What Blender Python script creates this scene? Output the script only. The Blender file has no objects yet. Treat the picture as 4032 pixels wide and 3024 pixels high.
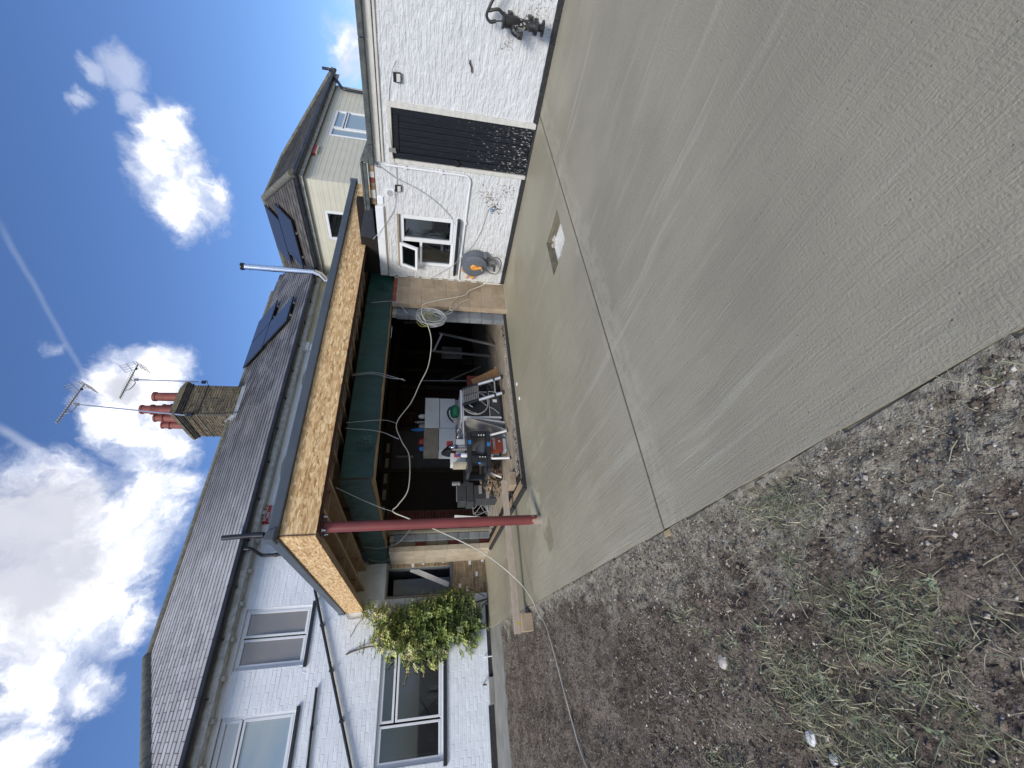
import bpy, bmesh, math, random
from mathutils import Vector, Matrix, noise, geometry
random.seed(7)
R = math.radians
scene = bpy.context.scene
COL = scene.collection

# ------------------------------------------------------------------ camera
cam_d = bpy.data.cameras.new('camera'); cam = bpy.data.objects.new('camera', cam_d); COL.objects.link(cam)
cam_d.sensor_fit = 'HORIZONTAL'; cam_d.sensor_width = 36.0; cam_d.lens = 36.0 * 1650 / 4032
cam_d.clip_start = 0.05; cam_d.clip_end = 2000
right = Vector((-0.0950, -0.1810, -0.9789)); up = Vector((0.8118, -0.5833, 0.0290))
right.normalize(); up = (up - right * up.dot(right)).normalized(); back = right.cross(up)
M = Matrix((right, up, back)).transposed().to_4x4(); M.translation = Vector((0, 0, 1.5))
cam.matrix_world = M
scene.camera = cam

# ------------------------------------------------------------------ world, sun, exposure
SUN_EL, SUN_AZ = 36.0, -120.0           # azimuth from +Y towards +X: the sun stands to the left
sd = Vector((math.sin(R(SUN_AZ)) * math.cos(R(SUN_EL)), math.cos(R(SUN_AZ)) * math.cos(R(SUN_EL)), math.sin(R(SUN_EL))))
scene.view_settings.view_transform = 'Standard'; scene.view_settings.look = 'None'
scene.view_settings.gamma = 1.0; scene.view_settings.use_curve_mapping = False
scene.view_settings.exposure = 0.6
sl = bpy.data.lights.new('sun', 'SUN'); sl.energy = 2.3; sl.angle = R(20); sl.color = (1.0, 0.93, 0.82)
so = bpy.data.objects.new('sun', sl); COL.objects.link(so)
so.rotation_euler = (-sd).to_track_quat('-Z', 'Y').to_euler()


class NT:
    """tiny node-tree helper"""
    def __init__(s, tree): s.t = tree; tree.nodes.clear()
    def n(s, typ, ins=None, **kw):
        nd = s.t.nodes.new(typ)
        for k, v in kw.items(): setattr(nd, k, v)
        if ins:
            for k, v in ins.items(): s.set(nd.inputs[k], v)
        return nd
    def set(s, sock, v):
        if hasattr(v, 'is_output') and not isinstance(v, (int, float, tuple)): s.t.links.new(v, sock)
        else:
            if isinstance(v, tuple) and len(v) == 3 and sock.type == 'RGBA': v = v + (1.0,)
            sock.default_value = v
    def m(s, op, a, b=0.0, c=0.0, clamp=False):
        nd = s.t.nodes.new('ShaderNodeMath'); nd.operation = op; nd.use_clamp = clamp
        s.set(nd.inputs[0], a); s.set(nd.inputs[1], b); s.set(nd.inputs[2], c); return nd.outputs[0]
    def vm(s, op, a, b=(0, 0, 0), sc=1.0):
        nd = s.t.nodes.new('ShaderNodeVectorMath'); nd.operation = op
        s.set(nd.inputs[0], a); s.set(nd.inputs[1], b)
        if op == 'SCALE': s.set(nd.inputs['Scale'], sc)
        return nd.outputs['Value'] if op in ('DISTANCE', 'DOT_PRODUCT', 'LENGTH') else nd.outputs['Vector']
    def mix(s, f, a, b, blend='MIX'):
        nd = s.t.nodes.new('ShaderNodeMix'); nd.data_type = 'RGBA'; nd.blend_type = blend
        s.set(nd.inputs[0], f); s.set(nd.inputs[6], a); s.set(nd.inputs[7], b); return nd.outputs[2]
    def noise(s, vec, scale=5.0, detail=4.0, rough=0.55, dist=0.0, out='Fac'):
        return s.n('ShaderNodeTexNoise', {'Vector': vec, 'Scale': scale, 'Detail': detail, 'Roughness': rough, 'Distortion': dist}).outputs[out]
    def ss(s, v, a, b, lo=0.0, hi=1.0):
        nd = s.n('ShaderNodeMapRange', {'Value': v, 'From Min': a, 'From Max': b, 'To Min': lo, 'To Max': hi}, interpolation_type='SMOOTHSTEP')
        return nd.outputs[0]
    def map(s, vec, scale=(1, 1, 1), rot=(0, 0, 0), loc=(0, 0, 0)):
        return s.n('ShaderNodeMapping', {'Vector': vec, 'Scale': scale, 'Rotation': rot, 'Location': loc}).outputs[0]
    def pos(s): return s.n('ShaderNodeNewGeometry').outputs['Position']


world = bpy.data.worlds.new('World'); scene.world = world; world.use_nodes = True
w = NT(world.node_tree)
sky = w.n('ShaderNodeTexSky', sky_type='NISHITA', sun_disc=False, sun_elevation=R(SUN_EL), sun_rotation=R(SUN_AZ), air_density=1.1, dust_density=0.6, ozone_density=2.0)
dirv = w.n('ShaderNodeTexCoord').outputs['Generated']
nz = w.noise(dirv, 5.0, 6, 0.6, 0.2, 'Color')
warp = w.vm('ADD', dirv, w.vm('SCALE', w.vm('SUBTRACT', nz, (0.5, 0.5, 0.5)), sc=0.15))
nz2 = w.noise(dirv, 16.0, 5, 0.55, 0.0, 'Color')
warp = w.vm('ADD', warp, w.vm('SCALE', w.vm('SUBTRACT', nz2, (0.5, 0.5, 0.5)), sc=0.035))
BL = [(0.254,0.770,0.585,0.085),(0.164,0.808,0.566,0.090),(0.228,0.809,0.542,0.085),(0.153,0.845,0.512,0.072),(0.083,0.840,0.536,0.070),(0.267,0.823,0.501,0.066),(0.270,0.837,0.475,0.058),(0.336,0.817,0.469,0.052),(0.179,0.859,0.479,0.052),(0.073,0.873,0.481,0.038),(-0.022,0.856,0.517,0.040),(0.000,0.800,0.600,0.07),
(0.439,0.734,0.518,0.050),(0.484,0.727,0.488,0.060),(0.527,0.714,0.461,0.045),(0.432,0.771,0.468,0.048),(0.471,0.709,0.525,0.034),(0.376,0.786,0.491,0.036),
(0.803,0.404,0.439,0.034),(0.782,0.446,0.436,0.046),(0.768,0.486,0.418,0.060),(0.736,0.514,0.441,0.036),(0.772,0.502,0.389,0.034),
(0.943,0.298,0.146,0.05),(0.956,0.265,0.128,0.045)]
dens = 0.0
for (x, y, z, r) in BL:
    d = w.m('SUBTRACT', 1.0, w.m('DIVIDE', w.vm('DISTANCE', warp, (x, y, z)), r * 1.25))
    dens = d if dens == 0.0 else w.m('SMOOTH_MAX', dens, d, 0.25)
thin = -1.0
for (x, y, z, r) in [(0.814,0.327,0.480,0.034),(0.789,0.334,0.517,0.016),(0.763,0.369,0.531,0.016),(0.799,0.370,0.474,0.022),(0.817,0.372,0.440,0.02),(0.81,0.39,0.44,0.025),(0.50,0.64,0.585,0.02),(0.014,0.869,0.494,0.02)]:
    d = w.m('SUBTRACT', 0.8, w.m('DIVIDE', w.vm('DISTANCE', warp, (x, y, z)), r * 1.5))
    thin = d if thin == -1.0 else w.m('MAXIMUM', thin, d)
# the rest of the sky carries the same scattered clouds
rest = w.noise(w.map(dirv, (1, 1, 2.2)), 2.1, 6, 0.6, 0.3)
front = w.vm('DOT_PRODUCT', dirv, (0.62, 0.62, 0.48))
rest = w.m('MULTIPLY', w.ss(rest, 0.44, 0.62), w.ss(front, 0.15, 0.45, 1.0, 0.0))
fb = w.noise(warp, 9.0, 7, 0.62)
fb2 = w.noise(warp, 34.0, 5, 0.6)
edge = w.m('ADD', dens, w.m('MULTIPLY', w.m('SUBTRACT', fb, 0.5), 1.6))
edge = w.m('ADD', edge, w.m('MULTIPLY', w.m('SUBTRACT', fb2, 0.5), 0.55))
cl = w.ss(edge, -0.15, 0.62)
thn = w.m('MULTIPLY', w.ss(w.m('ADD', thin, w.m('MULTIPLY', w.m('SUBTRACT', fb, 0.5), 1.3)), 0.0, 0.7), 0.6)
cover = w.m('MAXIMUM', w.m('MAXIMUM', cl, thn), rest)
core = 0.0
for (x, y, z, r) in [(0.254,0.770,0.585,0.13),(0.175,0.808,0.562,0.11),(0.235,0.815,0.532,0.08),(0.47,0.72,0.51,0.04),(0.38,0.79,0.48,0.03)]:
    core = w.m('MAXIMUM', core, w.m('SUBTRACT', 1.0, w.m('DIVIDE', w.vm('DISTANCE', warp, (x, y, z)), r)))
core = w.m('MULTIPLY', w.ss(w.m('ADD', core, w.m('MULTIPLY', w.m('SUBTRACT', w.noise(warp, 11.0, 5, 0.6), 0.5), 1.2)), 0.0, 0.7), 0.9)
body = w.ss(w.m('ADD', edge, w.m('MULTIPLY', w.m('SUBTRACT', w.noise(dirv, 5.0, 5, 0.55), 0.5), 2.2)), 0.45, 1.05)
puff = w.m('ADD', edge, w.m('MULTIPLY', w.m('SUBTRACT', w.noise(warp, 15.0, 5, 0.6), 0.5), 2.4))
ccol = w.mix(w.ss(puff, 0.1, 1.0), (6.6, 7.2, 8.8), (13.5, 13.5, 13.6)); ccol = w.mix(core, ccol, (5.6, 5.8, 6.7))
# vapour trails
skyc = w.mix(1.0, sky.outputs[0], (0.82, 1.02, 1.40), 'MULTIPLY')
for (nrm_, mid_, hw, wd, am) in [((-0.616, -0.192, 0.764), (0.548, 0.592, 0.591), 0.16, 0.006, 0.09), ((-0.863, 0.022, 0.505), (0.358, 0.731, 0.58), 0.10, 0.010, 0.22)]:
    wv = w.vm('ADD', dirv, w.vm('SCALE', w.vm('SUBTRACT', nz2, (0.5, 0.5, 0.5)), sc=0.008))
    a_ = w.ss(w.m('ABSOLUTE', w.vm('DOT_PRODUCT', wv, nrm_)), wd, 0.0); b_ = w.ss(w.vm('DISTANCE', dirv, mid_), hw, hw * 0.6)
    skyc = w.mix(w.m('MULTIPLY', w.m('MULTIPLY', a_, b_), am), skyc, (10.0, 10.4, 11.0))
colr = w.mix(cover, skyc, ccol)
bg = w.n('ShaderNodeBackground', {'Color': colr, 'Strength': 0.075})
wo = w.n('ShaderNodeOutputWorld'); w.t.links.new(bg.outputs[0], wo.inputs[0])

# ------------------------------------------------------------------ materials
MATS = {}
def mat(name, col, rough=0.7, metal=0.0, col2=None, vs=6.0, bump=0.0, bs=40.0, stretch=None, rnd=0.0, spec=0.5, dist=0.01, spots=None, build=None, mixlo=0.35, mixhi=0.65):
    """procedural material: two-tone noise, fine relief, per-piece variation"""
    m = bpy.data.materials.new(name); m.use_nodes = True; MATS[name] = m
    t = NT(m.node_tree); P = t.pos()
    PV = t.map(P, stretch) if stretch else P
    b = t.n('ShaderNodeBsdfPrincipled', {'Roughness': rough, 'Metallic': metal, 'Specular IOR Level': spec})
    o = t.n('ShaderNodeOutputMaterial'); t.t.links.new(b.outputs[0], o.inputs[0])
    c2 = col2 if col2 else tuple(x * 0.82 for x in col)
    c = t.mix(t.ss(t.noise(PV, vs, 5, 0.6), mixlo, mixhi), col, c2)
    if rnd:
        ri = t.n('ShaderNodeNewGeometry').outputs['Random Per Island']; ro = t.n('ShaderNodeObjectInfo').outputs['Random']
        k = t.m('FRACT', t.m('ADD', ri, ro))
        f = t.m('ADD', 1.0 - rnd, t.m('MULTIPLY', k, 2 * rnd))
        g = t.n('ShaderNodeCombineXYZ', {0: f, 1: f, 2: f}).outputs[0]
        c = t.mix(1.0, c, g, 'MULTIPLY')
    if spots:
        for (p, r, sc, th, colour) in spots:
            dm = t.m('SUBTRACT', 1.0, t.m('DIVIDE', t.vm('DISTANCE', P, p), r))
            nn = t.noise(P, sc, 4, 0.6)
            c = t.mix(t.ss(t.m('ADD', nn, t.m('MULTIPLY', dm, 0.35 if r > 0.9 or name != 'painted_brick_garage' else 0.13)), th, th + 0.05), c, colour)
    if build: c = build(t, P, c, b) or c
    t.set(b.inputs['Base Color'], c)
    if bump:
        bn = t.n('ShaderNodeBump', {'Height': t.noise(PV, bs, 5, 0.65), 'Strength': bump, 'Distance': dist})
        t.t.links.new(bn.outputs[0], b.inputs['Normal'])
    return m

white_w = mat('painted_brick_house', (0.76, 0.80, 0.85), 0.6, col2=(0.71, 0.75, 0.80), bump=0.5, bs=60, rnd=0.03, dist=0.006)
def streak_dirt(t, P, c, b):
    # runs of dirt and old flakes, low on the wall
    n1 = t.noise(t.map(P, (1, 3, 9)), 4.0, 5, 0.65)
    c = t.mix(t.m('MULTIPLY', t.ss(n1, 0.60, 0.72), 0.22), c, (0.42, 0.41, 0.38))
    z = t.n('ShaderNodeSeparateXYZ', {0: P}).outputs[2]
    low = t.m('SUBTRACT', 0.42, z)
    f = t.ss(t.m('ADD', t.noise(P, 42.0, 5, 0.65), t.m('MULTIPLY', low, 0.10)), 0.72, 0.75)
    c = t.mix(t.m('MULTIPLY', f, 0.8), c, (0.22, 0.18, 0.14))
    return c
garage_w = mat('painted_brick_garage', (0.66, 0.68, 0.70), 0.55, col2=(0.60, 0.62, 0.64), bump=0.9, bs=6.5, stretch=(1, 1.0, 3.2), rnd=0.02, dist=0.04, build=streak_dirt,
    spots=[((6.6, 3.82, 0.54), 0.15, 32, 0.60, (0.22, 0.18, 0.14)), ((6.6, 3.97, 0.42), 0.09, 32, 0.53, (0.10, 0.08, 0.06)), ((6.6, 3.66, 0.30), 0.26, 36, 0.64, (0.24, 0.21, 0.18)), ((6.6, 3.75, 0.62), 0.30, 38, 0.66, (0.2, 0.18, 0.16)), ((6.6, 1.72, 0.62), 0.12, 34, 0.63, (0.3, 0.29, 0.28)), ((6.6, 1.4, 0.25), 0.3, 36, 0.64, (0.3, 0.29, 0.28)), ((6.6, 4.9, 0.30), 0.30, 40, 0.68, (0.3, 0.26, 0.22))])
stock = mat('stock_brick', (0.22, 0.145, 0.085), 0.85, col2=(0.32, 0.24, 0.15), vs=9, bump=0.6, rnd=0.3)
old_brick = mat('chimney_brick', (0.17, 0.135, 0.085), 0.9, col2=(0.085, 0.072, 0.05), vs=7, bump=0.6, rnd=0.32)
mortar = mat('mortar', (0.46, 0.42, 0.34), 0.9, bump=0.6, bs=80)
mortar_dk = mat('dark_mortar', (0.22, 0.20, 0.15), 0.9, bump=0.6, bs=80)
red_brick = mat('red_brick', (0.30, 0.07, 0.045), 0.85, col2=(0.2, 0.05, 0.04), bump=0.5, rnd=0.2)
block_m = mat('beige_block', (0.36, 0.285, 0.20), 0.9, col2=(0.29, 0.22, 0.15), vs=4, bump=0.6, bs=120, rnd=0.12)
block_pale = mat('pale_block', (0.44, 0.38, 0.29), 0.9, col2=(0.36, 0.30, 0.22), vs=4, bump=0.6, bs=120, rnd=0.10)
block_g = mat('grey_block', (0.20, 0.22, 0.235), 0.9, col2=(0.15, 0.165, 0.18), vs=6, bump=0.6, bs=120, rnd=0.12)
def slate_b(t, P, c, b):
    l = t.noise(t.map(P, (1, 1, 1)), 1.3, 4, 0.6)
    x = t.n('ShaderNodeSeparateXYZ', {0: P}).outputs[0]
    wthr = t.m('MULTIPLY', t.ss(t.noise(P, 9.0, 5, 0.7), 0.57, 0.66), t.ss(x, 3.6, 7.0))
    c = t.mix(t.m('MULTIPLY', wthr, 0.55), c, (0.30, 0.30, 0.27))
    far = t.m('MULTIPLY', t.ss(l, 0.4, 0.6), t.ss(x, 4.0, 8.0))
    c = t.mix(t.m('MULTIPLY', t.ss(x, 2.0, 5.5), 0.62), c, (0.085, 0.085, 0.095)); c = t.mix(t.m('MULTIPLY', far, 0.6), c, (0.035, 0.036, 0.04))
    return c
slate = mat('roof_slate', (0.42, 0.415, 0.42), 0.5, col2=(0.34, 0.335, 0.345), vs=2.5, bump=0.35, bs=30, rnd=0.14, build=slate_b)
slate_far = mat('roof_slate_weathered', (0.10, 0.10, 0.105), 0.62, col2=(0.055, 0.055, 0.062), vs=2.0, bump=0.5, bs=22, rnd=0.22, build=slate_b)
slate_wing = mat('wing_slate', (0.125, 0.115, 0.105), 0.65, col2=(0.075, 0.07, 0.065), vs=3.0, bump=0.5, bs=22, rnd=0.2)
under = mat('roof_underlay', (0.03, 0.03, 0.033), 0.9)
ridge_m = mat('ridge_tile_lichen', (0.17, 0.165, 0.13), 0.9, col2=(0.10, 0.10, 0.085), vs=9, bump=0.6, rnd=0.12)
black_pl = mat('black_plastic', (0.012, 0.014, 0.018), 0.35, col2=(0.02, 0.022, 0.027), bump=0.05, bs=30)
black_paint = mat('black_paint', (0.012, 0.014, 0.019), 0.5, col2=(0.02, 0.022, 0.028), bump=0.3, bs=60)
def flake(t, P, c, b):
    z = t.n('ShaderNodeSeparateXYZ', {0: P}).outputs[2]
    nn = t.noise(t.map(P, (1, 3.2, 0.9)), 20.0, 5, 0.7)
    f = t.ss(t.m('ADD', nn, t.m('MULTIPLY', t.m('SUBTRACT', 1.1, z), 0.085)), 0.665, 0.69)
    return t.mix(f, c, (0.55, 0.54, 0.50))
door_m = mat('black_flaking_door', (0.008, 0.010, 0.015), 0.6, col2=(0.012, 0.015, 0.021), spec=0.25, bump=0.4, bs=70, stretch=(1, 6, 1), build=flake)
strip_m = mat('bitumen_strip', (0.018, 0.019, 0.021), 0.75, col2=(0.035, 0.036, 0.037), vs=30, bump=1.0, bs=60, dist=0.02, build=lambda t, P, c, b: t.mix(t.ss(t.noise(P, 70, 3, 0.6), 0.68, 0.72), c, (0.35, 0.35, 0.33)))
upvc = mat('white_upvc', (0.72, 0.74, 0.77), 0.3, col2=(0.68, 0.70, 0.73), vs=3)
upvc_d = mat('window_seal', (0.06, 0.055, 0.05), 0.8)
fascia_w = mat('pale_fascia', (0.50, 0.50, 0.47), 0.6, col2=(0.33, 0.33, 0.30), vs=9, bump=0.3)
dirty_w = mat('old_white_timber', (0.60, 0.59, 0.55), 0.65, col2=(0.5, 0.5, 0.47), vs=14, bump=0.6, bs=30, stretch=(1, .3, 1))
timber = mat('sawn_timber', (0.36, 0.27, 0.18), 0.8, col2=(0.27, 0.20, 0.13), vs=7, stretch=(6, 0.6, 6), bump=0.3, rnd=0.15)
timber_p = mat('pale_timber', (0.42, 0.36, 0.29), 0.8, col2=(0.34, 0.28, 0.22), vs=9, stretch=(1, 9, 9), bump=0.4, rnd=0.06)
wood_o = mat('orange_pine', (0.42, 0.24, 0.11), 0.6, col2=(0.30, 0.15, 0.06), vs=8, stretch=(7, 7, 1.2), bump=0.2)
ply = mat('plywood', (0.36, 0.25, 0.14), 0.8, col2=(0.27, 0.18, 0.10), vs=10, stretch=(1, 3, 8))
red_ox = mat('red_oxide', (0.175, 0.036, 0.034), 0.5, col2=(0.150, 0.031, 0.030), vs=4, bump=0.1, bs=60, spots=[((1.64, 5.16, 0.0), 0.16, 18, 0.58, (0.30, 0.24, 0.19))])
steel_dk = mat('dark_red_steel', (0.085, 0.028, 0.024), 0.6, col2=(0.05, 0.02, 0.018))
galv = mat('galvanised', (0.55, 0.56, 0.57), 0.35, metal=0.9, col2=(0.45, 0.46, 0.47))
chrome = mat('stainless_flue', (0.72, 0.73, 0.74), 0.16, metal=1.0, col2=(0.62, 0.62, 0.63), bump=0.12, bs=9, stretch=(4, 4, 0.4))
alu = mat('aluminium', (0.70, 0.71, 0.72), 0.35, metal=0.7, col2=(0.6, 0.61, 0.62))
alu_dk = mat('dull_aluminium', (0.32, 0.32, 0.32), 0.5, metal=0.5)
anth = mat('anthracite_trim', (0.075, 0.092, 0.118), 0.45, col2=(0.062, 0.078, 0.10), vs=3, bump=0.06, bs=25)
lead = mat('grey_lead_felt', (0.055, 0.065, 0.07), 0.75, col2=(0.095, 0.11, 0.105), vs=11, bump=0.7, bs=35)
flash_m = mat('lead_flashing', (0.34, 0.37, 0.41), 0.55, col2=(0.27, 0.30, 0.33), vs=5, bump=0.3)
felt_blue = mat('blue_black_felt', (0.022, 0.028, 0.042), 0.8, bump=0.5, bs=30)
green_m = mat('green_breather_membrane', (0.006, 0.050, 0.040), 0.55, col2=(0.004, 0.034, 0.030), vs=2.5, bump=0.5, bs=4.5, dist=0.03, stretch=(4, 1, .6), spots=[((3.05, 5.68, 2.32), 0.22, 35, 0.80, (0.04, 0.10, 0.085))])
foil = mat('foil_insulation', (0.6, 0.6, 0.6), 0.3, metal=0.9, bump=1.0, bs=14, dist=0.05)
cream = mat('cream_cladding', (0.60, 0.58, 0.475), 0.55, col2=(0.56, 0.545, 0.45), vs=3, bump=0.1, rnd=0.02)
cream_g = mat('cream_render', (0.58, 0.56, 0.46), 0.7, col2=(0.50, 0.49, 0.41), vs=3, bump=0.3, rnd=0.02)
plasterboard = mat('grey_plasterboard', (0.12, 0.12, 0.128), 0.85)
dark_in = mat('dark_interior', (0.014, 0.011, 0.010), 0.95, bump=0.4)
brown_in = mat('brown_board', (0.036, 0.024, 0.018), 0.8)
stud_m = mat('old_stud', (0.06, 0.047, 0.032), 0.85, bump=0.4)
clutter_w = mat('white_panel', (0.80, 0.80, 0.79), 0.4, col2=(0.73, 0.73, 0.72), vs=4)
clutter_b = mat('tan_board', (0.33, 0.28, 0.20), 0.7, col2=(0.26, 0.22, 0.16), vs=6)
cloud_gr = mat('grey_metal_dusty', (0.42, 0.40, 0.37), 0.5, col2=(0.30, 0.28, 0.26), vs=3)
cable_w = mat('pale_cable', (0.52, 0.50, 0.43), 0.5)
cable_g = mat('grey_cable', (0.38, 0.39, 0.40), 0.5)
cable_y = mat('yellow_green_wire', (0.30, 0.30, 0.05), 0.5)
hose_m = mat('dark_hose', (0.11, 0.095, 0.08), 0.5)
grey_pl = mat('grey_blue_plastic', (0.10, 0.115, 0.14), 0.4, col2=(0.12, 0.135, 0.16), bump=0.1)
grey_pl2 = mat('mid_grey_plastic', (0.16, 0.165, 0.17), 0.45)
orange_pl = mat('orange_plastic', (0.72, 0.32, 0.05), 0.4)
red_pl = mat('red_plastic', (0.42, 0.035, 0.03), 0.4, col2=(0.36, 0.03, 0.03))
blue_pl = mat('blue_plastic', (0.03, 0.22, 0.60), 0.4)
green_pl = mat('green_plastic', (0.01, 0.16, 0.075), 0.35, bump=0.3, bs=8)
beige_pl = mat('beige_plastic', (0.45, 0.40, 0.30), 0.5)
bag_b = mat('black_bin_bag', (0.008, 0.008, 0.010), 0.3, bump=1.0, bs=12, dist=0.05)
cem_m = mat('cement_bag_orange', (0.58, 0.10, 0.03), 0.5, col2=(0.48, 0.075, 0.025), bump=0.5, bs=14, dist=0.02)
lettering = mat('white_print', (0.78, 0.78, 0.78), 0.5)
dark_print = mat('dark_print', (0.004, 0.03, 0.025), 0.6)
rubble_m = mat('brown_rubble', (0.25, 0.19, 0.13), 0.9, col2=(0.13, 0.095, 0.065), vs=12, bump=0.8, rnd=0.35)
dark_gl = mat('dark_toolbox', (0.05, 0.055, 0.06), 0.5)
iron = mat('black_cast_iron', (0.012, 0.012, 0.014), 0.4, col2=(0.03, 0.03, 0.03), bump=0.3, spots=[((6.42, 1.50, 0.5), 0.14, 40, 0.70, (0.4, 0.4, 0.38))])
chim_pot = mat('red_clay_pot', (0.26, 0.075, 0.06), 0.65, col2=(0.20, 0.055, 0.045), vs=6, bump=0.3)
cap_m = mat('chimney_cap_lichen', (0.13, 0.115, 0.07), 0.95, col2=(0.07, 0.065, 0.045), vs=7, bump=1.0, bs=25, dist=0.03)
pv = mat('solar_glass', (0.035, 0.042, 0.065), 0.30, col2=(0.035, 0.042, 0.065), spec=0.7)
stem_m = mat('vine_stem', (0.12, 0.085, 0.06), 0.9)
leaf_a = mat('leaf_green', (0.24, 0.32, 0.09), 0.55, rnd=0.35)
leaf_b = mat('leaf_yellow_green', (0.46, 0.50, 0.16), 0.55, rnd=0.3)
leaf_c = mat('leaf_yellow', (0.66, 0.62, 0.33), 0.55, rnd=0.25)
leaf_d = mat('leaf_dark', (0.14, 0.18, 0.08), 0.6, rnd=0.3)
grass_a = mat('grass_green', (0.155, 0.170, 0.085), 0.6, rnd=0.35)
grass_b = mat('grass_straw', (0.42, 0.39, 0.26), 0.7, rnd=0.3)
grass_c = mat('weed_grey_green', (0.20, 0.23, 0.14), 0.7, rnd=0.3)
splash_m = mat('cement_splash', (0.36, 0.335, 0.265), 0.9, col2=(0.20, 0.18, 0.14), vs=20, bump=0.4, rnd=0.25)
stone_m = mat('pale_stones', (0.42, 0.39, 0.35), 0.85, col2=(0.28, 0.25, 0.22), bump=0.4, rnd=0.45)
clod_m = mat('soil_clods', (0.145, 0.117, 0.093), 0.95, col2=(0.08, 0.064, 0.05), bump=0.6, bs=80, rnd=0.4)
batten_m = mat('edge_batten', (0.36, 0.28, 0.17), 0.8, col2=(0.27, 0.20, 0.12), stretch=(4, 4, 8))

def osb_build(t, P, c, b):
    s = t.n('ShaderNodeSeparateXYZ', {0: P})
    u = t.m('ADD', s.outputs[0], s.outputs[1])
    uv = t.n('ShaderNodeCombineXYZ', {0: u, 1: s.outputs[2], 2: 0.0}).outputs[0]
    uv = t.vm('ADD', uv, t.vm('SCALE', t.noise(uv, 9, 2, 0.5, 0, 'Color'), sc=0.03))
    res = None; hgt = None
    for i, (rot, sx, sy) in enumerate([(0.25, 10, 42), (-0.7, 11, 48), (1.25, 12, 50), (-0.15, 9, 42), (2.2, 12, 50)]):
        v = t.n('ShaderNodeTexVoronoi', {'Vector': t.map(uv, (sx, sy, 1), (0, 0, rot), (i * 3.1, i * 1.7, 0)), 'Scale': 1.0, 'Randomness': 1.0})
        k = t.n('ShaderNodeSeparateColor', {0: v.outputs['Color']})
        cr = t.n('ShaderNodeValToRGB', {0: k.outputs[0]})
        e = cr.color_ramp.elements
        e[0].color = (0.30, 0.16, 0.06, 1); e[0].position = 0.0
        e[1].color = (0.86, 0.66, 0.38, 1); e[1].position = 1.0
        x = cr.color_ramp.elements.new(0.12); x.color = (0.46, 0.28, 0.12, 1)
        x = cr.color_ramp.elements.new(0.55); x.color = (0.64, 0.42, 0.20, 1)
        if res is None: res = cr.outputs[0]; hgt = k.outputs[2]
        else:
            f = t.m('GREATER_THAN', k.outputs[1], 0.56)
            res = t.mix(f, res, cr.outputs[0]); hgt = t.m('ADD', t.m('MULTIPLY', hgt, t.m('SUBTRACT', 1.0, f)), t.m('MULTIPLY', k.outputs[2], f))
    bn = t.n('ShaderNodeBump', {'Height': hgt, 'Strength': 0.35, 'Distance': 0.003}); t.t.links.new(bn.outputs[0], b.inputs['Normal'])
    return t.mix(0.12, res, (0.55, 0.35, 0.165))
osb = mat('osb_board', (0.4, 0.25, 0.1), 0.7, build=osb_build)

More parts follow.
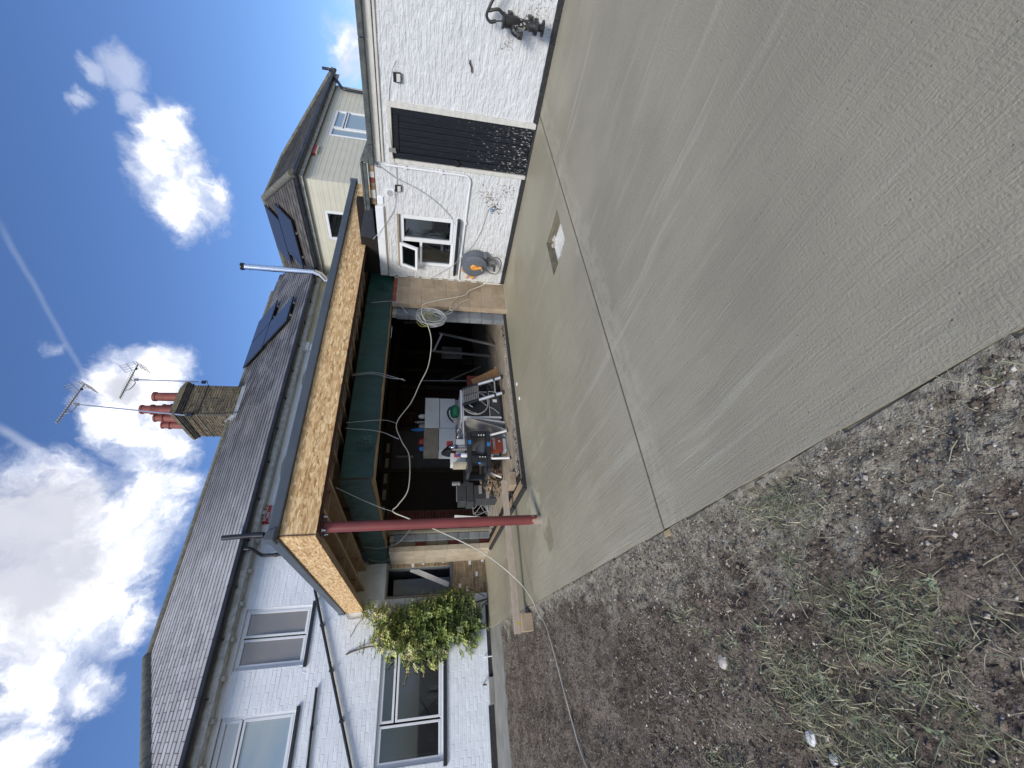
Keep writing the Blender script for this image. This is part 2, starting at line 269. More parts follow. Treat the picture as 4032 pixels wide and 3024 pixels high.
def conc_build(t, P, c, b):
    s = t.n('ShaderNodeSeparateXYZ', {0: P}); x, y = s.outputs[0], s.outputs[1]
    wz = t.vm('ADD', P, t.vm('SCALE', t.vm('SUBTRACT', t.noise(t.map(P, (1, .5, 1)), 0.9, 3, 0.5, 0, 'Color'), (.5, .5, .5)), sc=0.32))
    big = t.noise(wz, 0.7, 4, 0.55)
    c = t.mix(t.ss(big, 0.35, 0.65), (0.322, 0.298, 0.228), (0.268, 0.249, 0.192))
    # beyond the joint the slab is finished smoother and warmer
    far = t.ss(y, 2.2, 3.2)
    c = t.mix(t.m('MULTIPLY', far, 0.75), c, t.mix(t.ss(big, 0.35, 0.65), (0.368, 0.342, 0.252), (0.305, 0.283, 0.205)))
    st = t.noise(t.map(wz, (30, 2.2, 1), (0, 0, -0.10)), 1.0, 4, 0.6)
    st2 = t.noise(t.map(wz, (7, 0.5, 1), (0, 0, 0.22)), 1.0, 5, 0.6)
    st3 = t.noise(t.map(wz, (2.0, 60, 1), (0, 0, 0.35)), 1.0, 3, 0.6)
    c = t.mix(t.m('MULTIPLY', t.ss(st2, 0.56, 0.68), 0.35), c, (0.44, 0.425, 0.355))
    c = t.mix(t.m('MULTIPLY', t.ss(st2, 0.44, 0.34), 0.25), c, (0.22, 0.21, 0.17))
    c = t.mix(t.m('MULTIPLY', t.ss(st, 0.6, 0.72), 0.22), c, (0.45, 0.43, 0.37))
    c = t.mix(t.m('MULTIPLY', t.ss(st, 0.42, 0.32), 0.22), c, (0.22, 0.215, 0.18))
    # wet and laitance patches
    for (p, r, sc, th, colour, am) in [((1.35, 5.15, 0), 0.45, 5, 0.60, (0.40, 0.38, 0.28), 0.5), ((1.95, 5.45, 0), 0.5, 4, 0.66, (0.48, 0.46, 0.35), 0.6), ((1.30, 4.95, 0), 0.3, 3, 0.62, (0.23, 0.21, 0.14), 0.8),
        ((1.3, 6.9, 0), 1.6, 1.4, 0.60, (0.25, 0.235, 0.165), 0.55), ((4.5, 4.5, 0), 2.2, 1.0, 0.60, (0.28, 0.265, 0.19), 0.4), ((5.9, 3.4, 0), 1.8, 1.6, 0.60, (0.26, 0.245, 0.18), 0.45)]:
        dm = t.m('SUBTRACT', 1.0, t.m('DIVIDE', t.vm('DISTANCE', P, p), r))
        f = t.ss(t.m('ADD', t.noise(P, sc, 5, 0.6), t.m('MULTIPLY', dm, 0.4)), th, th + 0.08)
        c = t.mix(t.m('MULTIPLY', f, am), c, colour)
    # float-finished bands either side of the joint, and a tooled dark arris
    jd = t.m('SUBTRACT', y, 2.455)
    band = t.m('MULTIPLY', t.ss(t.m('ADD', t.m('ABSOLUTE', t.m('ADD', jd, 0.10)), t.m('MULTIPLY', t.noise(P, 3.5, 4, 0.6), 0.25)), 0.34, 0.22), t.ss(t.noise(t.map(P, (1, 3, 1)), 5.0, 4, 0.6), 0.40, 0.55))
    c = t.mix(t.m('MULTIPLY', band, 0.32), c, (0.43, 0.405, 0.315))
    c = t.mix(t.m('MULTIPLY', t.ss(t.m('ADD', t.m('ABSOLUTE', jd), t.m('MULTIPLY', t.noise(P, 25, 3, 0.6), 0.012)), 0.026, 0.010), 0.75), c, (0.12, 0.105, 0.075))
    wl = t.vm('ADD', P, t.vm('SCALE', t.vm('SUBTRACT', t.noise(t.map(P, (1, .5, 1)), 0.8, 2, 0.5, 0, 'Color'), (.5, .5, .5)), sc=0.16))
    ln = t.noise(t.map(wl, (75, 1.1, 1), (0, 0, -0.06)), 1.0, 4, 0.7)
    c = t.mix(t.m('MULTIPLY', t.ss(ln, 0.58, 0.70), t.m('MULTIPLY', t.ss(y, 6.0, 1.5), 0.22)), c, (0.42, 0.40, 0.31))
    c = t.mix(t.m('MULTIPLY', t.ss(ln, 0.42, 0.30), t.m('MULTIPLY', t.ss(y, 6.0, 1.5), 0.22)), c, (0.22, 0.21, 0.155))
    pit = t.n('ShaderNodeTexVoronoi', {'Vector': P, 'Scale': 38.0})
    pk = t.n('ShaderNodeSeparateColor', {0: pit.outputs['Color']}).outputs[0]
    hole = t.m('MULTIPLY', t.ss(pit.outputs['Distance'], 0.16, 0.05), t.m('GREATER_THAN', pk, 0.90))
    c = t.mix(t.m('MULTIPLY', hole, 0.55), c, (0.09, 0.085, 0.07))
    near = t.ss(y, 5.0, 0.0)
    h = t.m('ADD', t.m('MULTIPLY', st, 0.5), t.m('MULTIPLY', t.noise(P, 90, 4, 0.7), t.m('ADD', 0.2, t.m('MULTIPLY', near, 0.8))))
    h = t.m('ADD', h, t.m('MULTIPLY', st2, 0.8))
    h = t.m('ADD', h, t.m('MULTIPLY', t.noise(t.map(wz, (14, 90, 1), (0, 0, 0.3)), 1.0, 3, 0.6), t.m('MULTIPLY', near, 0.6)))
    h = t.m('ADD', h, t.m('MULTIPLY', ln, 0.7)); h = t.m('SUBTRACT', h, t.m('MULTIPLY', hole, 0.8))
    bn = t.n('ShaderNodeBump', {'Height': h, 'Strength': 0.75, 'Distance': 0.008}); t.t.links.new(bn.outputs[0], b.inputs['Normal'])
    t.set(b.inputs['Roughness'], t.m('ADD', 0.62, t.m('MULTIPLY', far, -0.14)))
    return c
conc = mat('fresh_concrete', (0.3, 0.3, 0.25), 0.6, build=conc_build, spec=0.4)
conc_d = mat('damp_concrete', (0.26, 0.235, 0.17), 0.7, col2=(0.17, 0.15, 0.11), bump=0.8, bs=30, vs=6, dist=0.02)
path_m = mat('path_concrete', (0.25, 0.25, 0.23), 0.7, col2=(0.19, 0.19, 0.17), vs=3, bump=0.6, bs=40)
floor_m = mat('dusty_floor', (0.36, 0.31, 0.24), 0.9, col2=(0.25, 0.21, 0.16), vs=3, bump=0.6, bs=60, stretch=(1, 2, 1))
dpm = mat('black_polythene', (0.02, 0.022, 0.026), 0.28, bump=1.0, bs=12, dist=0.04, spots=[((4.2, 6.0, 0.0), 1.6, 30, 0.60, (0.30, 0.31, 0.31))])

def soil_build(t, P, c, b):
    s = t.n('ShaderNodeSeparateXYZ', {0: P}); x, y = s.outputs[0], s.outputs[1]
    c = t.mix(t.ss(t.noise(P, 1.6, 5, 0.6), 0.38, 0.66), (0.150, 0.123, 0.098), (0.27, 0.232, 0.192))
    c = t.mix(t.m('MULTIPLY', t.ss(t.noise(P, 9, 5, 0.7), 0.50, 0.62), 0.75), c, (0.30, 0.255, 0.205))
    c = t.mix(t.m('MULTIPLY', t.ss(t.noise(t.map(P, (1, .6, 1)), 14, 5, 0.75), 0.50, 0.40), 0.7), c, (0.065, 0.052, 0.042))
    c = t.mix(t.m('MULTIPLY', t.ss(t.noise(P, 45, 4, 0.7), 0.5, 0.36), 0.7), c, (0.05, 0.04, 0.032))
    # cement slurry spilt along the slab edge
    d = t.m('SUBTRACT', t.m('ADD', 0.60, t.m('MULTIPLY', y, 0.0365)), x)
    spill = t.m('ADD', t.m('MULTIPLY', t.noise(P, 3.2, 6, 0.65), 1.25), t.m('MULTIPLY', d, -1.05))
    spill = t.m('ADD', spill, t.m('MULTIPLY', t.ss(y, 5.0, 2.2), 0.26))
    f = t.ss(spill, 0.40, 0.54)
    c = t.mix(t.m('MULTIPLY', f, 0.85), c, t.mix(t.ss(t.noise(P, 16, 5, 0.7), 0.35, 0.62), (0.16, 0.145, 0.115), (0.46, 0.43, 0.35)))
    vo = t.n('ShaderNodeTexVoronoi', {'Vector': P, 'Scale': 60.0})
    k = t.n('ShaderNodeSeparateColor', {0: vo.outputs['Color']}).outputs[1]
    g = t.m('MULTIPLY', t.m('GREATER_THAN', k, 0.93), t.ss(vo.outputs['Distance'], 0.32, 0.2))
    c = t.mix(g, c, (0.40, 0.37, 0.33))
    return c
soil_m = mat('bare_soil', (0.1, 0.1, 0.1), 0.95, bump=1.0, bs=38, dist=0.06, build=soil_build, spec=0.2)

def glass(name, tint=(0.02, 0.025, 0.03), refl=0.10, alpha=0.55):
    m = bpy.data.materials.new(name); m.use_nodes = True; t = NT(m.node_tree)
    fr = t.n('ShaderNodeFresnel', {'IOR': 1.5}).outputs[0]
    gl = t.n('ShaderNodeBsdfGlossy', {'Color': (0.9, 0.95, 1.0, 1), 'Roughness': 0.02})
    tr = t.n('ShaderNodeBsdfTransparent', {'Color': (0.75, 0.78, 0.78, 1)})
    df = t.n('ShaderNodeBsdfDiffuse', {'Color': tint + (1,)})
    a = t.n('ShaderNodeMixShader', {0: alpha}); t.t.links.new(df.outputs[0], a.inputs[1]); t.t.links.new(tr.outputs[0], a.inputs[2])
    q = t.n('ShaderNodeMixShader', {0: t.m('ADD', fr, refl, clamp=True)}); t.t.links.new(a.outputs[0], q.inputs[1]); t.t.links.new(gl.outputs[0], q.inputs[2])
    o = t.n('ShaderNodeOutputMaterial'); t.t.links.new(q.outputs[0], o.inputs[0]); return m
def murky(name):
    m = bpy.data.materials.new(name); m.use_nodes = True; t = NT(m.node_tree)
    bn = t.n('ShaderNodeBump', {'Height': t.noise(t.pos(), 30, 2, 0.5), 'Strength': 0.05, 'Distance': 0.004}).outputs[0]
    fr = t.n('ShaderNodeFresnel', {'IOR': 1.45}).outputs[0]
    gl = t.n('ShaderNodeBsdfGlossy', {'Color': (0.95, 0.95, 0.95, 1), 'Roughness': 0.03, 'Normal': bn}); df = t.n('ShaderNodeBsdfDiffuse', {'Color': (0.22, 0.20, 0.15, 1)})
    q = t.n('ShaderNodeMixShader', {0: t.m('ADD', fr, 0.45, clamp=True)}); t.t.links.new(df.outputs[0], q.inputs[1]); t.t.links.new(gl.outputs[0], q.inputs[2])
    o = t.n('ShaderNodeOutputMaterial'); t.t.links.new(q.outputs[0], o.inputs[0]); return m
water_m = murky('pit_water_surface')
glass_d = glass('window_glass', (0.01, 0.012, 0.014), refl=0.04, alpha=0.75)
glass_m = glass('upstairs_glass', (0.36, 0.42, 0.40), 0.16, 0.3)  # pale greenish tint paints reflected cloud into the pane
glass_s = glass('curtained_glass', (0.42, 0.385, 0.35), 0.03, 0.5)
clear_pl = glass('clear_plastic', (0.5, 0.5, 0.55), 0.08, 0.75)

# ------------------------------------------------------------------ mesh helpers
class MB:
    def __init__(s): s.v = []; s.f = []; s.m = []
    def add(s, vs, fs, mi=0):
        n = len(s.v); s.v += [tuple(v) for v in vs]; s.f += [tuple(i + n for i in f) for f in fs]; s.m += [mi] * len(fs); return s
    def hexa(s, p, mi=0):
        return s.add(p, [(0, 3, 2, 1), (4, 5, 6, 7), (0, 1, 5, 4), (1, 2, 6, 5), (2, 3, 7, 6), (3, 0, 4, 7)], mi)
    def box(s, x0, x1, y0, y1, z0, z1, mi=0):
        x0, x1 = min(x0, x1), max(x0, x1); y0, y1 = min(y0, y1), max(y0, y1); z0, z1 = min(z0, z1), max(z0, z1)
        return s.hexa([(x0, y0, z0), (x1, y0, z0), (x1, y1, z0), (x0, y1, z0), (x0, y0, z1), (x1, y0, z1), (x1, y1, z1), (x0, y1, z1)], mi)
    def fb(s, F, u0, u1, z0, z1, w0, w1, mi=0):
        a = F(u0, z0, w0); b = F(u1, z1, w1); return s.box(a[0], b[0], a[1], b[1], a[2], b[2], mi)
    def beam(s, a, b, wd, ht, upv=(0, 0, 1), mi=0):
        a, b = Vector(a), Vector(b); d = (b - a).normalized(); u = Vector(upv); sd_ = d.cross(u).normalized(); u = sd_.cross(d).normalized()
        h = sd_ * wd / 2; k = u * ht / 2
        return s.hexa([a - h - k, a + h - k, b + h - k, b - h - k, a - h + k, a + h + k, b + h + k, b - h + k], mi)
    def tube(s, pts, r, n=8, mi=0, caps=True, closed=False):
        pts = [Vector(p) for p in pts]; rs = r if isinstance(r, (list, tuple)) else [r] * len(pts)
        ref = None; rings = []
        for i, p in enumerate(pts):
            if closed: d = (pts[(i + 1) % len(pts)] - pts[i - 1])
            else: d = (pts[min(i + 1, len(pts) - 1)] - pts[max(i - 1, 0)])
            if d.length < 1e-9: d = Vector((0, 0, 1))
            d.normalize()
            if ref is None: ref = Vector((0, 0, 1)) if abs(d.z) < 0.9 else Vector((1, 0, 0))
            a = d.cross(ref)
            if a.length < 1e-6: a = d.cross(Vector((0, 1, 0)))
            a.normalize(); b2 = a.cross(d).normalized(); ref = b2
            rings.append([p + a * rs[i] * math.cos(2 * math.pi * k / n) + b2 * rs[i] * math.sin(2 * math.pi * k / n) for k in range(n)])
        vs = [v for rg in rings for v in rg]; fs = []
        L = len(pts)
        for i in range(L if closed else L - 1):
            for k in range(n):
                a, b_ = i * n, ((i + 1) % L) * n
                fs.append((a + k, a + (k + 1) % n, b_ + (k + 1) % n, b_ + k))
        if caps and not closed:
            fs.append(tuple(range(n))[::-1]); fs.append(tuple((L - 1) * n + k for k in range(n)))
        return s.add(vs, fs, mi)
    def cyl(s, a, b, r0, r1=None, n=16, mi=0): return s.tube([a, b], [r0, r0 if r1 is None else r1], n, mi)
    def lathe(s, base, axis, prof, n=20, mi=0):
        base = Vector(base); ax = Vector(axis).normalized()
        return s.tube([base + ax * h for h, r in prof], [r for h, r in prof], n, mi)
    def prism(s, poly, vec, mi=0):
        n = len(poly); vec = Vector(vec); a = [Vector(p) for p in poly]; b = [p + vec for p in a]
        fs = [tuple(range(n)), tuple(range(2 * n - 1, n - 1, -1))] + [(i, n + i, n + (i + 1) % n, (i + 1) % n) for i in range(n)]
        return s.add(a + b, fs, mi)

WL = {}
def link(o, parent, loc):
    COL.objects.link(o); o.location = loc; WL[o.name] = Vector(loc)
    if parent is not None:
        o.parent = parent; o.matrix_parent_inverse = Matrix.Translation(-WL[parent.name])
    return o
def tag(o, label=None, cat=None, group=None, kind=None):
    if label: o['label'] = label
    if cat: o['category'] = cat
    if group: o['group'] = group
    if kind: o['kind'] = kind
    return o
def thing(name, loc, label, cat, group=None):
    o = bpy.data.objects.new(name, None); o.empty_display_size = 0.2
    link(o, None, Vector(loc)); return tag(o, label, cat, group)
def mesh_of(name, mb, mats, smooth=False, c=Vector((0, 0, 0))):
    me = bpy.data.meshes.new(name)
    me.from_pydata([(v[0] - c.x, v[1] - c.y, v[2] - c.z) for v in mb.v], [], mb.f)
    for m_ in (mats if isinstance(mats, (list, tuple)) else [mats]): me.materials.append(m_)
    if any(mb.m):
        me.polygons.foreach_set('material_index', mb.m)
    bm_ = bmesh.new(); bm_.from_mesh(me); bmesh.ops.recalc_face_normals(bm_, faces=bm_.faces); bm_.to_mesh(me); bm_.free()
    if smooth:
        me.shade_smooth() if hasattr(me, 'shade_smooth') else me.polygons.foreach_set('use_smooth', [True] * len(me.polygons))
        try: me.set_sharp_from_angle(angle=R(38))
        except Exception: pass
    return me
def part(name, mb, mats, parent=None, smooth=False, bevel=0.0, label=None, cat=None, group=None, kind=None):
    xs = [v[0] for v in mb.v]; ys = [v[1] for v in mb.v]; zs = [v[2] for v in mb.v]
    c = Vector(((min(xs) + max(xs)) / 2, (min(ys) + max(ys)) / 2, min(zs)))
    o = bpy.data.objects.new(name, mesh_of(name, mb, mats, smooth, c)); link(o, parent, c)
    if bevel:
        md = o.modifiers.new('bevel', 'BEVEL'); md.width = bevel; md.segments = 2; md.limit_method = 'ANGLE'
    return tag(o, label, cat, group, kind)
def struct(name, mb, m, **k): return part(name, mb, m, None, kind='structure', **k)
def text_part(name, s, m, parent, origin, xdir, ydir, size, depth=0.002, label=None):
    cu = bpy.data.curves.new(name, 'FONT'); cu.body = s; cu.size = size; cu.extrude = depth; cu.align_x = 'CENTER'; cu.align_y = 'CENTER'; cu.offset = size * 0.02
    tmp = bpy.data.objects.new('tmp_text', cu); COL.objects.link(tmp)
    dg = bpy.context.evaluated_depsgraph_get(); me = bpy.data.meshes.new_from_object(tmp.evaluated_get(dg)); bpy.data.objects.remove(tmp)
    x = Vector(xdir).normalized(); y = Vector(ydir).normalized(); z = x.cross(y)
    me.transform(Matrix((x, y, z)).transposed().to_4x4()); me.materials.clear(); me.materials.append(m)
    o = bpy.data.objects.new(name, me); link(o, parent, Vector(origin)); return tag(o, label)

FH = lambda u, z, w_: (u, 10.42 - w_, z)       # front of the white house
FG = lambda u, z, w_: (6.6 - w_, u, z)         # garage side wall
FWL = lambda u, z, w_: (12.07 - w_, u, z)      # cream wing, side
FWF = lambda u, z, w_: (u, 7.04 - w_, z)       # cream wing, front

def clip(rect, holes):
    out = [rect]
    for (a, b, c, d) in holes:
        nx = []
        for (u0, u1, z0, z1) in out:
            if u1 <= a or u0 >= b or z1 <= c or z0 >= d: nx.append((u0, u1, z0, z1)); continue
            zc0, zc1 = z0, z1
            if z0 < c - 0.012: nx.append((u0, u1, z0, c)); zc0 = c
            if z1 > d + 0.012: nx.append((u0, u1, d, z1)); zc1 = d
            if u0 < a - 0.012: nx.append((u0, a, max(z0, c), min(z1, d)))
            if u1 > b + 0.012: nx.append((b, u1, max(z0, c), min(z1, d)))
        out = nx
    return out
def wall_panel(name, F, u0, u1, z0, z1, holes, thick, m, parent):
    mb = MB()
    for r in clip((u0, u1, z0, z1), holes): mb.fb(F, r[0], r[1], r[2], r[3], -thick, 0)
    return part(name, mb, m, parent)
def bricks(F, u0, u1, z0, z1, holes, parent, m, bl=0.225, bh=0.075, proud=0.008, joint=0.008, nmax=300, key=None, view=None, bname='brick', header=True, jitter=0.003):
    rects = []; k = 0; z = z0
    while z < z1 - 0.01:
        pat = bl if not header or k % 2 == 0 else bl
        off = 0 if k % 2 == 0 else bl / 2
        u = u0 - off
        while u < u1 - 0.01:
            a, b = max(u, u0), min(u + pat, u1)
            if b - a > 0.03:
                for r in clip((a, b, z, min(z + bh, z1)), holes):
                    if r[1] - r[0] > 0.03 and r[3] - r[2] > 0.025: rects.append((r, abs((r[1] - r[0]) - bl) < 1e-4 and abs(r[3] - r[2] - bh) < 1e-4))
            u += pat
        z += bh; k += 1
    full = [r for r, f in rects if f and (view is None or view(r))]
    full.sort(key=key)
    sel = set(full[:nmax])
    j = joint / 2
    variants = []
    rg = random.Random(3)
    for i in range(4):
        mb = MB(); h = bl / 2 - j; q = bh / 2 - j
        p = [rg.uniform(-0.002, 0.0025) for _ in range(4)]; c = 0.004
        def pt(u, zz, w_): a = F(u, zz, w_); o_ = F(0, 0, 0); return (a[0] - o_[0], a[1] - o_[1], a[2] - o_[2])
        vs = [pt(-h, -q, -0.004), pt(h, -q, -0.004), pt(h, q, -0.004), pt(-h, q, -0.004), pt(-h + c, -q + c, proud + p[0]), pt(h - c, -q + c, proud + p[1]), pt(h - c, q - c, proud + p[2]), pt(-h + c, q - c, proud + p[3])]
        mb.add(vs, [(4, 5, 6, 7), (0, 1, 5, 4), (1, 2, 6, 5), (2, 3, 7, 6), (3, 0, 4, 7)])
        variants.append(mesh_of(bname, mb, m))
    rest = MB()
    for r, f in rects:
        if r in sel:
            o = bpy.data.objects.new(bname, rg.choice(variants)); cc = F((r[0] + r[1]) / 2, (r[2] + r[3]) / 2, rg.uniform(-jitter, jitter))
            link(o, parent, Vector(cc))
        else:
            a, b, c_, d = r; pr = proud + rg.uniform(-jitter, jitter); c = 0.004
            vs = [F(a + j, c_ + j, -0.004), F(b - j, c_ + j, -0.004), F(b - j, d - j, -0.004), F(a + j, d - j, -0.004),
                  F(a + j + c, c_ + j + c, pr + rg.uniform(-.002, .002)), F(b - j - c, c_ + j + c, pr + rg.uniform(-.002, .002)), F(b - j - c, d - j - c, pr + rg.uniform(-.002, .002)), F(a + j + c, d - j - c, pr + rg.uniform(-.002, .002))]
            rest.add(vs, [(4, 5, 6, 7), (0, 1, 5, 4), (1, 2, 6, 5), (2, 3, 7, 6), (3, 0, 4, 7)])
    if rest.v: part('brickwork' if bname == 'brick' else bname + 's', rest, m, parent, kind='stuff')

def window(parent, F, u0, u1, z0, z1, lights, rec=0.06, fr=0.055, gm=None, sill=None, name='window', back=None, framem=None):
    """uPVC window: outer frame, one sash frame and pane per light"""
    fm = framem or upvc; mb = MB(); d0, d1 = -rec - 0.05, -rec
    mb.fb(F, u0, u1, z1 - fr, z1, d0, d1); mb.fb(F, u0, u1, z0, z0 + fr, d0, d1)
    mb.fb(F, u0, u0 + fr, z0 + fr, z1 - fr, d0, d1); mb.fb(F, u1 - fr, u1, z0 + fr, z1 - fr, d0, d1)
    fo = part('window', mb, fm, parent, bevel=0.006)
    for (a, b, c, d) in lights:
        s = MB(); e = 0.042; f0, f1 = d0 + 0.006, d1 + 0.012
        s.fb(F, a, b, d - e, d, f0, f1); s.fb(F, a, b, c, c + e, f0, f1); s.fb(F, a, a + e, c + e, d - e, f0, f1); s.fb(F, b - e, b, c + e, d - e, f0, f1)
        part('sash', s, fm, fo, bevel=0.005)
        g = MB(); g.fb(F, a + e, b - e, c + e, d - e, d0 + 0.02, d0 + 0.026); part('pane', g, gm or glass_d, fo)
    if sill:
        s = MB(); s.fb(F, u0 - sill[0], u1 + sill[1], z0 - sill[2], z0 - 0.001, -rec - 0.02, sill[3]); part('sill', s, sill[4], fo, bevel=0.006)
    if back:
        s = MB(); s.fb(F, u0, u1, z0, z1, d0 - back[0] - 0.01, d0 - back[0]); part('blind' if back[0] < 0.3 else 'room_wall', s, back[1], fo)
    return fo
def pipe_run(pts, r, bend=0.06, seg=5):
    """polyline with rounded bends"""
    P = [Vector(p) for p in pts]; out = [P[0]]
    for i in range(1, len(P) - 1):
        a = (P[i - 1] - P[i]); b = (P[i + 1] - P[i]); k = min(bend, a.length * .45, b.length * .45)
        p0 = P[i] + a.normalized() * k; p1 = P[i] + b.normalized() * k
        for j in range(seg + 1):
            t = j / seg; out.append(p0 * (1 - t) ** 2 + P[i] * 2 * t * (1 - t) + p1 * t * t)
    out.append(P[-1]); return out
def spline(pts, n=10):
    P = [Vector(p) for p in pts]; P = [P[0] * 2 - P[1]] + P + [P[-1] * 2 - P[-2]]; out = []
    for i in range(1, len(P) - 2):
        for j in range(n):
            t = j / n; a, b, c, d = P[i - 1], P[i], P[i + 1], P[i + 2]
            out.append(0.5 * ((2 * b) + (c - a) * t + (2 * a - 5 * b + 4 * c - d) * t * t + (3 * b - a - 3 * c + d) * t ** 3))
    out.append(P[-2]); return out
#=====PART2
# ------------------------------------------------------------------ ground
def edge(y): return 0.60 + 0.0365 * y
def soil_z(x, y):
    d = edge(y) - x
    if d < 0.0 or y > 8.95: return -0.22 if (d < -0.02 or y > 8.98) else -0.06
    z = -0.045 + 0.035 * noise.noise(Vector((x * 1.1, y * 1.1, 0))) + 0.022 * noise.noise(Vector((x * 4, y * 4, 3)))
    z += 0.020 * noise.noise(Vector((x * 13, y * 13, 5))) + 0.016 * noise.noise(Vector((x * 31, y * 31, 8))) * (1.0 if y < 5 else 0.7)
    z += 0.02 * min(1, max(0, 1.2 - d)) * noise.noise(Vector((x * 7, y * 7, 9)))
    # wheel rut running away from the camera
    rx = -0.42 + 0.02 * y + 0.05 * math.sin(y * 1.3)
    z -= 0.035 * math.exp(-((x - rx) / 0.10) ** 2) * (0.6 + 0.4 * noise.noise(Vector((0, y * 2, 1))))
    z += 0.028 * math.exp(-(d / 0.20) ** 2) * (0.7 + 0.9 * noise.noise(Vector((x * 9, y * 5, 4)))) * (1.0 if y < 4.5 else 0.5)
    z += 0.030 * math.exp(-(d / 0.035) ** 2)
    if d < 0.12: z = min(z, -0.006 - 0.02 * d)
    return max(min(z, 0.03), -0.2)
xs = [-300, -100, -40, -15, -8, -5, -4, -3.4] + [-3.0 + i * 0.06 for i in range(26)] + [-1.44 + i * 0.02 for i in range(122)] + [1.2, 2, 4, 7, 13, 40, 120, 300]
ys = [-300, -80, -20, -6, -3, -1.5, -0.8] + [-0.4 + i * 0.02 for i in range(160)] + [2.8 + i * 0.03 for i in range(212)] + [9.3, 10.6, 20, 80, 300]
mb = MB(); mb.v = [(x, y, soil_z(x, y)) for y in ys for x in xs]; nx = len(xs)
mb.f = [(j * nx + i, j * nx + i + 1, (j + 1) * nx + i + 1, (j + 1) * nx + i) for j in range(len(ys) - 1) for i in range(nx - 1)]; mb.m = [0] * len(mb.f)
g_ = struct('ground', mb, soil_m, smooth=True)

def plate(name, outer, z0, z1, m, hole=None, **k):
    loops = [[Vector((x, y, 0)) for x, y in outer]]
    if hole: loops.append([Vector((x, y, 0)) for x, y in hole])
    tri = geometry.tessellate_polygon(loops); pts = outer + (hole or []); n = len(pts); mb = MB()
    vs = [(x, y, z1) for x, y in pts] + [(x, y, z0) for x, y in pts]; fs = [tuple(t) for t in tri]
    for lo, hi in [(0, len(outer))] + ([(len(outer), n)] if hole else []):
        for i in range(lo, hi):
            j = i + 1 if i + 1 < hi else lo; fs.append((i, j, j + n, i + n))
    mb.add(vs, fs); return struct(name, mb, m, **k)
JY = 2.445
plate('concrete_slab', [(edge(-8), -8), (6.6, -8), (6.6, JY - 0.006), (edge(JY), JY + 0.002)], -0.14, 0.0, conc)
pit = [(4.615, 2.692), (4.644, 3.206), (3.979, 3.208), (3.952, 2.693)]
plate('concrete_slab', [(edge(JY) , JY + 0.016), (6.6, JY + 0.008), (6.6, 5.61), (5.85, 5.61), (5.85, 5.715), (2.27, 5.70), (2.40, 9.34), (2.40, 10.42), (0.98, 10.42), (edge(9.3), 9.3)], -0.14, 0.0, conc, hole=pit)
mb = MB(); mb.box(0.69, 6.6, JY - 0.03, JY + 0.03, -0.16, -0.04); struct('expansion_joint', mb, conc_d)
plate('garden_path', [(-9, 8.93), (edge(8.93) - 0.004, 8.98), (edge(9.3) - 0.004, 9.3), (0.975, 10.42), (-9, 10.42)], -0.14, -0.03, path_m)
# drain pit cut into the slab
t_ = thing('drain_pit', (4.3, 2.95, -0.35), 'open square pit in the fresh concrete with murky water at the bottom', 'pit')
pl_ = [(4.65, 2.66), (4.68, 3.24), (3.94, 3.24), (3.91, 2.66)]
mb = MB(); n = 4
mb.add([(x, y, -0.006) for x, y in pit] + [(x, y, -0.34) for x, y in pit], [(i, (i + 1) % 4, (i + 1) % 4 + 4, i + 4) for i in range(4)]); part('side_wall', mb, conc_d, t_)
mb = MB(); mb.add([(x, y, -0.055) for x, y in pl_], [(0, 1, 2, 3)]); part('water', mb, water_m, t_)
mb = MB()
for i in range(5):
    a = i * 1.4; mb.lathe((4.50 + 0.05 * math.cos(a), 3.08 + 0.06 * math.sin(a), -0.085), (0.2, 0.1, 1), [(0, 0.0), (0.005, 0.03), (0.03, 0.035), (0.05, 0.0)], 7)
part('rubble', mb, stone_m, t_, kind='stuff')
# formwork board along the slab edge
t_ = thing('edge_board', (edge(3), 3, -0.1), 'thin cement-smeared formwork board along the left edge of the slab', 'formwork')
for (a, b) in [(-2, 1.15), (1.152, JY - 0.02), (JY, 5.1), (5.103, 8.9)]:
    mb = MB(); mb.hexa([(edge(a) - 0.022, a, -0.12), (edge(a) - 0.004, a, -0.12), (edge(b) - 0.004, b, -0.12), (edge(b) - 0.022, b, -0.12), (edge(a) - 0.022, a, -0.016), (edge(a) - 0.004, a, -0.016), (edge(b) - 0.004, b, -0.016), (edge(b) - 0.022, b, -0.016)])
    part('board', mb, splash_m, t_)
mb = MB(); mb.box(0.645, 0.675, 2.40, 2.47, -0.14, 0.0); tag(part('peg', mb, batten_m), 'small timber peg holding the slab edge board beside the joint end', 'peg')

# ------------------------------------------------------------------ white house
house = thing('white_house', (5, 10.42, 0), 'white painted brick house with slate roof, tall chimney and dark gutters', 'house')
H_LOW = [(0.655, 1.70, 3.675, 4.93), (-1.25, -0.05, 3.665, 4.92), (-1.07, 0.745, 0.975, 2.21), (1.70, 2.5, -0.1, 2.24)]
H_UP = [(4.40, 5.30, 3.4, 4.72), (7.12, 8.02, 3.4, 4.72)]
wall_panel('wall', FH, -1.75, 2.5, 0.0, 3.0, H_LOW, 0.25, white_w, house)
wall_panel('wall', FH, -1.75, 8.70, 3.0, 5.10, H_LOW + H_UP, 0.25, white_w, house)
wall_panel('wall', FH, 8.70, 12.07, 3.0, 5.10, [(9.9, 10.8, 3.4, 4.72)], 0.25, cream_g, house)
mb = MB(); mb.box(-1.75, -1.5, 10.68, 17, 0, 5.1); mb.box(-1.5, 12, 16.8, 17, 0, 5.1); mb.box(-1.49, 12.0, 10.68, 16.79, 2.95, 3.0); mb.box(-1.49, 12.0, 10.68, 16.79, 5.02, 5.08); part('wall', mb, white_w, house)
near = lambda r: (r[0]) ** 2 + ((r[2] - 1.5) * 0.6) ** 2
